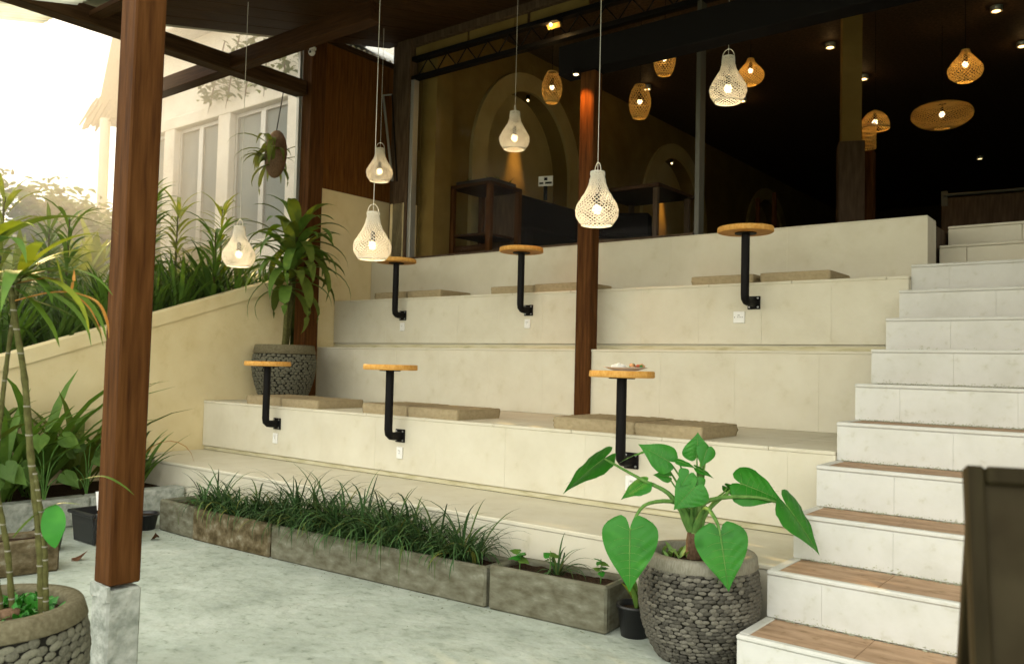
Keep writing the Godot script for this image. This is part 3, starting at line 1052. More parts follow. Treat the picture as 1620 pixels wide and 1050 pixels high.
func neighbour() -> void:
	# haze volume added over the bank to imitate the glare of the sun
	var fog := FogVolume.new()
	fog.name = "mist"
	fog.size = Vector3(11, 9, 20)
	var fm := FogMaterial.new()
	fm.albedo = Color(1.0, .97, .91)
	fm.density = .075
	fog.material = fm
	add_child(fog)
	fog.position = Vector3(-11.45, 4.5, -2.0)
	var h := thing("neighbour_house", "pale house with glazed front and thatched eave beyond the planted bank", "house", Vector3.ZERO)
	part("upper_wall", span(-12.9, -8.2, 5.2, 6.55, -5.2, -4.65, .01), M.offwhite, h)
	part("beam", span(-13.0, -8.2, 5.02, 5.22, -4.68, -4.5, .01), M.offwhite, h)
	var cols := [-12.9, -11.95, -10.33, -8.55]
	for x in cols:
		part("column", span(x - .16, x + .16, 2.2, 5.02, -4.75, -4.5, .012), M.offwhite, h)
	for k in 3:
		var a: float = cols[k] + .16
		var b: float = cols[k + 1] - .16
		part("base_wall", span(a, b, 2.1, 3.0, -4.72, -4.6, .006), M.pot_rim_brown if k < 2 else M.offwhite, h)
		var n := 1 if k == 0 else 2
		for q in n:
			var xa := lerpf(a, b, float(q) / n)
			var xb := lerpf(a, b, float(q + 1) / n)
			var fr := begin()
			for e in [[xa, xa + .06, 3.0, 5.0], [xb - .06, xb, 3.0, 5.0]]:
				add_box(fr, Vector3((e[0] + e[1]) * .5, 4.0, -4.64), Vector3(.06, 2.0, .07), .004)
			for y in [3.03, 4.98]:
				add_box(fr, Vector3((xa + xb) * .5, y, -4.64), Vector3(xb - xa - .12, .06, .07), .004)
			var wf := part("window", done(fr), M.alloy, h)
			part("pane", span(xa + .06, xb - .06, 3.06, 4.95, -4.655, -4.648, .0005), M.sea_glass, wf)
	part("side_wall", span(-8.4, -8.2, 2.1, 6.5, -10, -4.7, .01), M.offwhite, h)
	part("back_wall", span(-12.9, -8.4, 2.1, 5.1, -10.2, -10, .01), M.offwhite, h)
	part("far_side_wall", span(-13.0, -12.8, 2.1, 6.5, -10, -4.75, .01), M.offwhite, h)
	# thatched roof with a ragged overhang on the left
	var st := begin()
	for i in 900:
		var f := rng.randf()
		var x := lerpf(-15.4, -12.6, rng.randf())
		var y := 7.5 - f * 1.7 + rng.randf_range(-.04, .04)
		var z := -4.7 + rng.randf_range(-.06, .1) - (1.0 - f) * 1.1
		var d := Vector3(rng.randf_range(-.12, .05) - .1, -.8, .35).normalized()
		add_box(st, Vector3(x - f * .2, y, z), Vector3(.05, rng.randf_range(.4, .7), .03), .006, Basis(Quaternion(Vector3.DOWN, d)))
	tag(part("thatch_fringe", done(st), M.thatch, h), "", "", "", "stuff")
	st = begin()
	add_prism(st, PackedVector2Array([Vector2(-15.2, 5.75), Vector2(-13.9, 5.5), Vector2(-12.7, 5.6), Vector2(-12.7, 7.6), Vector2(-14.6, 7.5)]), -4.5, Basis(Vector3.RIGHT, Vector3.UP, Vector3(0, 0, 1)), Vector3(0, 0, -4.75))
	part("thatch", done(st), M.thatch, h)
	part("roof_slab", span(-13.2, -8.0, 6.55, 6.7, -10.2, -4.2, .02), M.sheet, h)
	single("verandah_pole", tube([Vector3(-14.25, 1.6, -4.5), Vector3(-14.25, 5.6, -4.5)], [.09], 12), M.offwhite, "slim pale pole under the thatched eave", "pole")
	# lean-to roof seen over the brown screen
	var lt := begin()
	lt.set_smooth_group(0)
	for i in 120:
		var za := -2.3 - i * .02
		var zb := za - .02
		var ya := .018 * sin(za * 78.0)
		var yb := .018 * sin(zb * 78.0)
		quad(lt, Vector3(-5.86, 4.72 + ya, za), Vector3(-5.86, 4.72 + yb, zb), Vector3(-7.6, 5.75 + yb, zb), Vector3(-7.6, 5.75 + ya, za))
	single("lean_to_roof", done(lt), M.sheet, "corrugated lean-to roof showing above the brown boarded screen", "roof")
	# climbing plant on the white wall
	var v := thing("climbing_plant", "dry climbing plant trailing over the white upper wall of the house", "plant", Vector3(-9.6, 5.4, -4.55))
	var vs := begin()
	for i in 420:
		var px := rng.randf_range(-1.3, 1.1)
		var py := rng.randf_range(-.25, .75) * (1.0 - absf(px) * .35)
		add_strap(vs, arc(Vector3(px, py, rng.randf_range(0, .25)), rng.randf() * TAU, rng.randf_range(-.6, .8), .8, rng.randf_range(.08, .2), 3), .06, .2)
	part("foliage", done(vs), M.leaf_olive, v)
	for k in 5:
		part("vine", tube([Vector3(-1.2 + .5 * k, -.3, .04), Vector3(-1.0 + .45 * k, .2, .06), Vector3(-.8 + .4 * k, .8, .04)], [.012], 5), M.bark, v)
	var hp := thing("hanging_fern", "dark drooping fern on a curved plaque hanging by the dark corner post", "plant", Vector3(-6.2, 3.34, -2.55))
	part("plaque", ellipsoid(Vector3(.17, .26, .08), 16, 10), M.bark, hp, Transform3D(Basis.IDENTITY, Vector3(0, .05, 0)))
	var fs := begin()
	for i in 40:
		add_strap(fs, arc(Vector3(rng.randf_range(-.1, .1), rng.randf_range(-.1, .2), .05), rng.randf() * TAU, rng.randf_range(-.4, .9), 2.2, rng.randf_range(.25, .5), 6), .045, .2)
	part("fronds", done(fs), M.leaf_olive, hp)
	part("cord", tube([Vector3(0, .3, 0), Vector3(.1, .72, .0)], [.006], 5), M.black, hp)


# ---------- planting on the bank ----------
func clump_mesh(leaves: int, len0: float, len1: float, width: float, rise0: float, rise1: float, droop: float, spread := .08) -> ArrayMesh:
	var st := begin()
	for i in leaves:
		var a := rng.randf() * TAU
		var base := Vector3(cos(a), 0, sin(a)) * rng.randf() * spread
		add_strap(st, arc(base, a, rng.randf_range(rise0, rise1), droop * rng.randf_range(.6, 1.3), rng.randf_range(len0, len1), 6, rng.randf_range(-.3, .3)), width * rng.randf_range(.75, 1.2), .3)
	return done(st)


func stem_leaves(height: float, count: int, len0: float, len1: float, width: float, droop: float, bare := .3) -> ArrayMesh:
	var st := begin()
	for i in count:
		var f := bare + (1.0 - bare) * float(i) / count
		var a := i * 2.4 + rng.randf_range(-.3, .3)
		add_strap(st, arc(Vector3(cos(a) * .015, height * f, sin(a) * .015), a, rng.randf_range(.3, .9) + .5 * f * f, droop * rng.randf_range(.7, 1.3), rng.randf_range(len0, len1), 6), width * rng.randf_range(.8, 1.2), .25)
	return done(st)


func crown(called: String, parent: Node3D, leaf: Mesh, m: Material, blobs: Array, per: int) -> void:
	# leaves scattered through several overlapping masses, denser towards their outer skin
	var mm := MultiMesh.new()
	mm.transform_format = MultiMesh.TRANSFORM_3D
	mm.mesh = leaf
	mm.instance_count = blobs.size() * per
	var k := 0
	for b in blobs:
		for i in per:
			var d := Vector3(rng.randfn(), rng.randfn() * .8, rng.randfn()).normalized()
			var p: Vector3 = b[0] + d * b[1] * pow(rng.randf(), .45) * rng.randf_range(.75, 1.1)
			var bs := Basis.from_euler(Vector3(rng.randf_range(-1.2, .6), rng.randf() * TAU, rng.randf_range(-.6, .6))).scaled(Vector3.ONE * rng.randf_range(.7, 1.3))
			mm.set_instance_transform(k, Transform3D(bs, p))
			k += 1
	var o := MultiMeshInstance3D.new()
	o.name = called
	o.multimesh = mm
	o.material_override = m
	parent.add_child(o, true)
	tag(o, "", "", "", "stuff")


func greenery() -> void:
	var leaf := begin()
	add_strap(leaf, arc(Vector3.ZERO, 0, .3, .9, .17, 3), .075, .25)
	var leaf_mesh := done(leaf)
	var kinds := [M.leaf_mid, M.leaf_olive, M.leaf_mid]
	var spots := [[Vector3(-13.5, 1.2, -3.3), 2.7], [Vector3(-13.4, 1.0, -1.3), 4.0], [Vector3(-14, .8, .8), 4.3], [Vector3(-16.5, 1.2, -5.2), 3.0], [Vector3(-10.6, 1.0, .6), 3.2], [Vector3(-17.5, 1.0, -2.5), 3.6], [Vector3(-11.2, 1.2, 2.8), 4.2], [Vector3(-19, 1.0, -8.5), 4.6]]
	var what := ["hazy backlit tree nearest the left edge of the picture", "leafy tree standing just outside the left edge behind the bank", "tall tree at the foot of the bank outside the left edge", "low rounded tree beyond the bank beside the pale pole", "bushy tree on the near bank outside the left edge", "tall dense tree farthest left behind the others", "tree on the near side of the bank towards the front", "tree rising behind the left end of the house"]
	for i in spots.size():
		var at: Vector3 = spots[i][0]
		at.y = bank_height(at.x, at.z)
		var top: float = spots[i][0].y + spots[i][1] - at.y
		var t := thing("bank_tree", what[i], "tree", at, 0.0, "trees beyond the planted bank")
		var blobs := []
		var limbs := begin()
		add_tube(limbs, [Vector3(0, -.1, 0), Vector3(.05, top * .3, .03), Vector3(.1, top * .6, -.05)], [.13, .1, .06], 8)
		for k in 9:
			var a := k * 2.4 + i
			var r := rng.randf_range(.35, .95)
			var c := Vector3(cos(a) * r, top * rng.randf_range(.38, .8), sin(a) * r)
			blobs.append([c, rng.randf_range(.45, .75)])
			add_tube(limbs, [Vector3(.06, top * .35, 0), c * Vector3(.5, .9, .5), c], [.05, .035, .015], 6)
		blobs.append([Vector3(0, top * .85, 0), .55])
		part("trunk", done(limbs), M.bark, t)
		crown("crown", t, leaf_mesh, kinds[i % 3], blobs, 330)
	# strap-leaved plants packed behind the sloping wall
	var clumps := []
	for k in 4:
		var m := clump_mesh(34, .42, .75, .034, .95, 1.5, 1.0, .1)
		clumps.append(m)
	var n := 0
	for row in 3:
		for i in 12:
			var x := -6.16 - row * .42 + rng.randf_range(-.06, .1)
			var z := .55 - i * .265 + rng.randf_range(-.1, .1)
			var o := thing("strap_plant", "green strap-leaved plant in the dense bed behind the sloping yellow wall", "plant", Vector3(x, bank_height(x, z) - .02, z), rng.randf() * TAU, "strap-leaved plants behind the sloping wall")
			o.scale = Vector3.ONE * rng.randf_range(.85, 1.15)
			part("leaves", clumps[n % 4], M.leaf_dark if n % 3 == 0 else M.leaf_mid, o)
			n += 1
	# stemmed plants standing above them
	var stems := []
	for k in 3:
		stems.append(stem_leaves(1.25, 46, .26, .48, .042, 1.5, .25))
	var sp := [Vector3(-6.5, 0, -1.35), Vector3(-6.7, 0, -1.75), Vector3(-6.15, 0, -1.1), Vector3(-7.1, 0, -1.5), Vector3(-6.3, 0, -2.0), Vector3(-6.4, 0, -.55), Vector3(-7.3, 0, -.75), Vector3(-6.9, 0, -.2), Vector3(-6.2, 0, .25), Vector3(-7.4, 0, .1), Vector3(-7.7, 0, -1.9), Vector3(-6.0, 0, -1.75), Vector3(-8.3, 0, -1.2)]
	for i in sp.size():
		var at: Vector3 = sp[i]
		at.y = bank_height(at.x, at.z) - .02
		var o := thing("stemmed_plant", "upright leafy stem rising above the strap-leaved bed on the bank", "plant", at, rng.randf() * TAU, "leafy stems on the bank")
		var sc := rng.randf_range(.75, 1.15)
		o.scale = Vector3.ONE * sc
		part("stem", tube([Vector3.ZERO, Vector3(.02, .7, .01), Vector3(0, 1.25, 0)], [.016, .013, .008], 7), M.cane, o)
		part("leaves", stems[i % 3], [M.leaf_mid, M.leaf_sun_tint, M.leaf_mid][i % 3], o)
	# broad leaves, sunlit yellow-green put into their colour
	var broad := []
	for k in 3:
		broad.append(clump_mesh(11, .7, 1.15, .13, .9, 1.5, 1.1, .06))
	var bp := [Vector3(-8.2, 0, -1.25), Vector3(-8.6, 0, -1.65), Vector3(-8.0, 0, -.75), Vector3(-9.0, 0, -1.2), Vector3(-8.8, 0, -.5), Vector3(-9.2, 0, -2.1)]
	for i in bp.size():
		var at: Vector3 = bp[i]
		at.y = bank_height(at.x, at.z) + .15
		var o := thing("broadleaf_plant", "sunlit yellow-green plant with tall blade leaves on the bank left of the front post", "plant", at, rng.randf() * TAU, "sunlit broad-leaved plants on the bank")
		part("leaves", broad[i % 3], M.leaf_sun_tint, o)
	# ground cover that hides the soil
	var gc := begin()
	for i in 1500:
		var x := -6.08 - rng.randf() * 3.5
		var z := 1.2 - rng.randf() * 4.2
		var a := rng.randf() * TAU
		add_strap(gc, arc(Vector3(x, bank_height(x, z), z), a, rng.randf_range(.5, 1.4), 1.4, rng.randf_range(.1, .24), 3), .03, .25)
	single("ground_cover", done(gc), M.leaf_dark, "low dark ground cover between the plants on the bank", "ground cover", "", "stuff")


# ---------- tables, cushions, sockets ----------
func tables_and_cushions() -> void:
	var spots := [
		[-4.532, .662, -1.48, .805, "wall-hung round table at the lower left, in front of the pebble pot", .12],
		[-3.069, .666, -1.48, .805, "wall-hung round table in the middle of the lower row, empty top", .125],
		[-1.154, .658, -1.48, .805, "wall-hung round table at the lower right carrying a plate of food", .13],
		[-4.604, 1.655, -2.96, 1.828, "wall-hung round table at the upper left, below the small pendant", .115],
		[-3.055, 1.672, -2.96, 1.828, "wall-hung round table in the middle of the upper row", .125],
		[-1.03, 1.682, -2.96, 1.828, "wall-hung round table at the upper right, highest in the picture", .17]]
	for i in spots.size():
		var s: Array = spots[i]
		var reach: float = s[5]
		var t := thing("wall_table", s[4], "table", Vector3(s[0], s[1], s[2]), 0.0, "round tables on black brackets")
		var top: float = s[3] + .372 - s[1]
		part("wall_plate", span(-.047, .047, -.047, .047, 0.001, .012, .003), M.black_steel, t)
		for c in [[-.032, -.032], [.032, -.032], [-.032, .032], [.032, .032]]:
			part("bolt", lathe([Vector2(.007, 0), Vector2(.007, .005), Vector2(.0, .0062)], 6, false), M.bolt, t, Transform3D(Basis(Vector3.RIGHT, PI / 2), Vector3(c[0], c[1], .0118)))
		var pts := [Vector3(0, 0, .011), Vector3(0, 0, reach - .05), Vector3(0, .004, reach - .025), Vector3(0, .02, reach - .005), Vector3(0, .05, reach), Vector3(0, top - .046, reach)]
		part("arm", tube(pts, [.0295], 14), M.black_steel, t)
		part("flange", lathe([Vector2(0, -.008), Vector2(.075, -.008), Vector2(.075, 0), Vector2(0, 0)], 24, false), M.black_steel, t, Transform3D(Basis.IDENTITY, Vector3(0, top - .0375, reach)))
		# slab with a slightly uneven edge
		var st := begin()
		var n := 44
		var rim := []
		for k in n:
			var a := TAU * k / n
			rim.append(.191 * (1.0 + .018 * sin(a * 2 + i) + .010 * sin(a * 5 + i * 2) + .005 * sin(a * 9 + i)))
		var prof := [[.0, .0, 0.965], [.004, .965, 1.0], [.034, 1.0, .985], [.038, .985, .965]]
		st.set_smooth_group(-1)
		for k in n:
			var k2 := (k + 1) % n
			var d0: Vector3 = Vector3(cos(TAU * k / n), 0, sin(TAU * k / n)) * rim[k]
			var d1: Vector3 = Vector3(cos(TAU * k2 / n), 0, sin(TAU * k2 / n)) * rim[k2]
			tri(st, Vector3(0, .038, 0), d1 * .97 + Vector3.UP * .038, d0 * .97 + Vector3.UP * .038)
			tri(st, Vector3.ZERO, d0 * .96, d1 * .96)
		var slab := part("table_top", done(st), M.slab, t, Transform3D(Basis(Vector3.UP, i * .9), Vector3(0, top - .038, reach)))
		st = begin()
		st.set_smooth_group(0)
		for k in n:
			var k2 := (k + 1) % n
			var d0: Vector3 = Vector3(cos(TAU * k / n), 0, sin(TAU * k / n)) * rim[k]
			var d1: Vector3 = Vector3(cos(TAU * k2 / n), 0, sin(TAU * k2 / n)) * rim[k2]
			var ys := [.0, .005, .033, .038]
			var rs := [.96, 1.0, .992, .97]
			for q in 3:
				quad(st, d0 * rs[q] + Vector3.UP * ys[q], d1 * rs[q] + Vector3.UP * ys[q], d1 * rs[q + 1] + Vector3.UP * ys[q + 1], d0 * rs[q + 1] + Vector3.UP * ys[q + 1])
		part("edge", done(st), M.bark_edge, slab)
	# cushions
	var cushions := [
		[-5.02, -4.542, -1.505, -1.96, .805, "tan seat cushion at the far left of the lower tier, beside the pebble pot"],
		[-4.53, -4.05, -1.505, -1.98, .805, "tan seat cushion right of the lower left table"],
		[-3.53, -3.045, -1.515, -1.97, .805, "tan seat cushion left of the lower middle table"],
		[-3.03, -2.55, -1.505, -1.97, .805, "tan seat cushion right of the lower middle table"],
		[-1.74, -1.165, -1.51, -2.02, .805, "wrinkled tan seat cushion left of the table with the plate"],
		[-1.15, -.73, -1.505, -1.98, .805, "wrinkled tan seat cushion right of the table with the plate"],
		[-5.08, -4.63, -3.01, -3.42, 1.828, "tan seat cushion at the far left of the upper tier"],
		[-4.605, -4.15, -3.005, -3.43, 1.828, "tan seat cushion right of the upper left table"],
		[-3.52, -3.045, -3.0, -3.42, 1.828, "tan seat cushion left of the upper middle table"],
		[-3.03, -2.51, -3.0, -3.42, 1.828, "tan seat cushion on the upper tier partly behind the middle post"],
		[-1.545, -1.06, -3.01, -3.42, 1.828, "tan seat cushion left of the upper right table"],
		[-1.0, -.51, -2.995, -3.43, 1.828, "tan seat cushion with a turned corner at the upper right"]]
	for i in cushions.size():
		var c: Array = cushions[i]
		var o := thing("seat_cushion", c[5], "cushion", Vector3((c[0] + c[1]) * .5, c[4], (c[2] + c[3]) * .5), rng.randf_range(-.02, .02), "tan seat cushions on the tiers")
		var w: float = c[1] - c[0]
		var d: float = c[2] - c[3]
		var h := .075 + rng.randf_range(-.004, .004)
		part("cover", cushion_mesh(w, d, h, i, .014 if i in [4, 5] else .006), M.canvas, o)
		var pts := []
		for k in 41:
			var a := TAU * k / 40
			var q := cushion_point(a, w, d)
			pts.append(Vector3(q.x * .999, h * .92, q.y * .999))
		part("piping", tube(pts, [.0032], 5), M.canvas, o)
	# sockets
	var so := [[-4.551, .54, -1.48, .062, .085], [-3.071, .543, -1.48, .06, .085], [-1.151, .525, -1.48, .08, .09], [-4.608, 1.544, -2.96, .062, .08], [-3.065, 1.557, -2.96, .062, .08], [-1.141, 1.58, -2.96, .085, .085]]
	var names := ["below the lower left table", "below the lower middle table", "below the lower right table, behind the big leaves", "below the upper left table", "below the upper middle table", "below the upper right table"]
	for i in 6:
		var q: Array = so[i]
		var o := thing("power_socket", "white wall socket on the riser " + names[i], "socket", Vector3(q[0], q[1], q[2]), 0.0, "white sockets on the risers")
		part("plate", span(-q[3] * .5, q[3] * .5, -q[4] * .5, q[4] * .5, .001, .011, .003), M.white, o)
		if i == 5:
			for p in [[-.032, 0], [.026, 0], [-.006, .0], [.01, .0]]:
				part("hole", span(p[0] - .003, p[0] + .003, p[1] - .003, p[1] + .003, .0105, .0116, .0005), M.black, o)
			part("hole", span(-.01, .008, .012, .016, .0105, .0116, .0005), M.black, o)
		else:
			part("recess", lathe([Vector2(.021, 0), Vector2(.019, .0025), Vector2(.017, .0025), Vector2(.016, .0005), Vector2(0, .0005)], 20), M.white, o, Transform3D(Basis(Vector3.RIGHT, PI / 2), Vector3(0, .005, .0108)))
			for s in [-.007, .007]:
				part("hole", span(-.0022, .0022, .005 + s - .0022, .005 + s + .0022, .0112, .0122, .0005), M.black, o)
	# plate of food
	var pl := thing("dinner_plate", "white dinner plate on the lower right table", "plate", Vector3(-1.12, 1.178, -1.33))
	part("dish", lathe([Vector2(0, .001), Vector2(.07, .001), Vector2(.075, .004), Vector2(.125, .019), Vector2(.127, .021), Vector2(.123, .021), Vector2(.072, .0075), Vector2(0, .006)], 40), M.white, pl)
	var rs := begin()
	for k in 150:
		var r := .045 * sqrt(rng.randf())
		var a := rng.randf() * TAU
		var y := .026 + .016 * (1.0 - r / .045) * rng.randf_range(.7, 1.1)
		add_box(rs, Vector3(-.045 + cos(a) * r, y, sin(a) * r * .9), Vector3(.011, .0035, .0035), .0014, Basis.from_euler(Vector3(rng.randf() * 3, rng.randf() * 3, rng.randf() * 3)))
	add_lathe(rs, [Vector2(.05, .008), Vector2(.045, .022), Vector2(.02, .033), Vector2(0, .036)], 16, Vector3(-.045, 0, 0))
	single("rice", done(rs), M.white, "small mound of pale rice on the left of the dinner plate", "rice", "", "stuff", Transform3D(Basis.IDENTITY, pl.position))
	var red := flat(lin(.40, .07, .02), .5)
	var green := flat(lin(.05, .2, .03), .5)
	var tan := flat(lin(.5, .27, .12), .6)
	var dish := thing("garnish", "red, green and brown pieces of food on the right of the dinner plate", "food", pl.position)
	for k in 14:
		var m: Material = [red, green, tan, tan, green, red, tan][k % 7]
		part("morsel", ellipsoid(Vector3(rng.randf_range(.009, .016), rng.randf_range(.007, .011), rng.randf_range(.009, .014)), 8, 6), m, dish, Transform3D(Basis.from_euler(Vector3(k, k * 2, k)), Vector3(.01 + .085 * rng.randf(), .017 + .016 * rng.randf(), rng.randf_range(-.045, .045))))


func cushion_point(a: float, w: float, d: float) -> Vector2:
	var c := cos(a)
	var s := sin(a)
	var e := .10
	return Vector2(signf(c) * pow(absf(c), e) * w * .5, signf(s) * pow(absf(s), e) * d * .5)


func cushion_mesh(w: float, d: float, h: float, k: int, wrinkle: float) -> ArrayMesh:
	var st := begin()
	st.set_smooth_group(0)
	var nx := 30
	var nz := 24
	var f := FastNoiseLite.new()
	f.seed = 70 + k
	f.frequency = 4.0
	var pos := func(i: int, j: int, top: bool) -> Vector3:
		var u := float(i) / nx * 2 - 1
		var v := float(j) / nz * 2 - 1
		var e := maxf(absf(u), absf(v))
		var x := u * w * .5
		var z := v * d * .5
		if not top:
			return Vector3(x * .985, 0.0, z * .985)
		var y := h * (.93 + .07 * (1.0 - pow(e, 9.0)))
		y += wrinkle * f.get_noise_2d(x * 3.2, z * 9.0) * (1.0 - pow(e, 8.0))
		return Vector3(x, y, z)
	for i in nx:
		for j in nz:
			quad(st, pos.call(i, j, true), pos.call(i + 1, j, true), pos.call(i + 1, j + 1, true), pos.call(i, j + 1, true))
	st.set_smooth_group(1)
	# the boxing: sides that bulge and sag a little
	var rim := []
	for i in nx:
		rim.append([i, 0])
	for j in nz:
		rim.append([nx, j])
	for i in nx:
		rim.append([nx - i, nz])
	for j in nz:
		rim.append([0, nz - j])
	var rows := 6
	for q in rim.size():
		var r2: Array = rim[(q + 1) % rim.size()]
		var ring_at := func(ij: Array, t: float) -> Vector3:
			var p: Vector3 = pos.call(ij[0], ij[1], true)
			var b: Vector3 = pos.call(ij[0], ij[1], false)
			var o := b.lerp(p, t)
			var out := Vector3(p.x / (w * .5), 0, p.z / (d * .5))
			out = Vector3(signf(out.x) * pow(absf(out.x), 12.0), 0, signf(out.z) * pow(absf(out.z), 12.0))
			var bulge := sin(t * PI) * .003 + wrinkle * .9 * f.get_noise_3d(p.x * 2.0, t * 1.2 + 5.0, p.z * 2.0) * sin(t * PI)
			return o + out * bulge
		for t in rows:
			quad(st, ring_at.call(rim[q], float(t) / rows), ring_at.call(r2, float(t) / rows), ring_at.call(r2, float(t + 1) / rows), ring_at.call(rim[q], float(t + 1) / rows))
	return done(st)


# ---------- woven lamps ----------
func profile_at(profile: Array, t: float) -> Vector2:
	var f := t * (profile.size() - 1)
	var k := mini(int(f), profile.size() - 2)
	var p0: Vector2 = profile[maxi(k - 1, 0)]
	var p3: Vector2 = profile[mini(k + 2, profile.size() - 1)]
	var a: Vector2 = profile[k]
	return a.cubic_interpolate(profile[k + 1], p0, p3, f - k)


func woven(profile: Array, strands: int, twist: float, r: float, steps := 22) -> ArrayMesh:
	# two families of strands winding round a turned shape, passing over and under each other
	var st := begin()
	for dir in [-1, 1]:
		for k in strands:
			var pts := []
			for i in steps + 1:
				var t := float(i) / steps
				var p := profile_at(profile, t)
				var a: float = TAU * k / strands + dir * twist * t
				var out: float = p.x + r * .8 * sin(t * 40.0 + k) * dir
				pts.append(Vector3(cos(a) * out, p.y, sin(a) * out))
			add_tube(st, pts, [r], 4, false)
	return done(st)


func add_hoops(parent: Node3D, profile: Array, ts: Array, r: float, m: Material) -> void:
	for t in ts:
		var p := profile_at(profile, t)
		var pts := []
		for i in 37:
			var a := TAU * i / 36
			pts.append(Vector3(cos(a) * p.x, p.y, sin(a) * p.x))
		part("hoop", tube(pts, [r], 5), m, parent)


func lamp_proto(called: String, profile: Array, shade: Mesh, ts: Array, hoop: float, m: Material, neck: float, cord: float, bulb_y: float, bulb_r: float, handle: float) -> Node3D:
	var o := thing(called, "", "pendant lamp")
	part("shade", shade, m, o)
	add_hoops(o, profile, ts, hoop, m)
	if handle > 0.0:
		var pts := []
		for i in 13:
			var a := PI * i / 12
			pts.append(Vector3(cos(a) * neck, .0 + sin(a) * handle, 0))
		part("handle", tube(pts, [.0028], 6), m, o)
		part("knot", ellipsoid(Vector3(.006, .007, .006)), m, o, Transform3D(Basis.IDENTITY, Vector3(0, handle, 0)))
	part("cord", tube([Vector3(0, bulb_y + .09, 0), Vector3(0, handle, 0), Vector3(0, cord, 0)], [.0022], 6), M.offwhite if handle > 0.0 else M.black, o)
	part("lamp_holder", lathe([Vector2(0, bulb_y + .1), Vector2(.014, bulb_y + .1), Vector2(.019, bulb_y + .03), Vector2(.019, bulb_y + .018)].map(func(v): return v), 14), M.black, o)
	var bst := begin()
	add_lathe(bst, [Vector2(0, -bulb_r), Vector2(bulb_r * .6, -bulb_r * .8), Vector2(bulb_r, 0), Vector2(bulb_r * .8, bulb_r * .6), Vector2(.014, bulb_r * 1.25), Vector2(0, bulb_r * 1.3)], 16)
	part("bulb", done(bst), M.bulb, o, Transform3D(Basis.IDENTITY, Vector3(0, bulb_y, 0)))
	return o


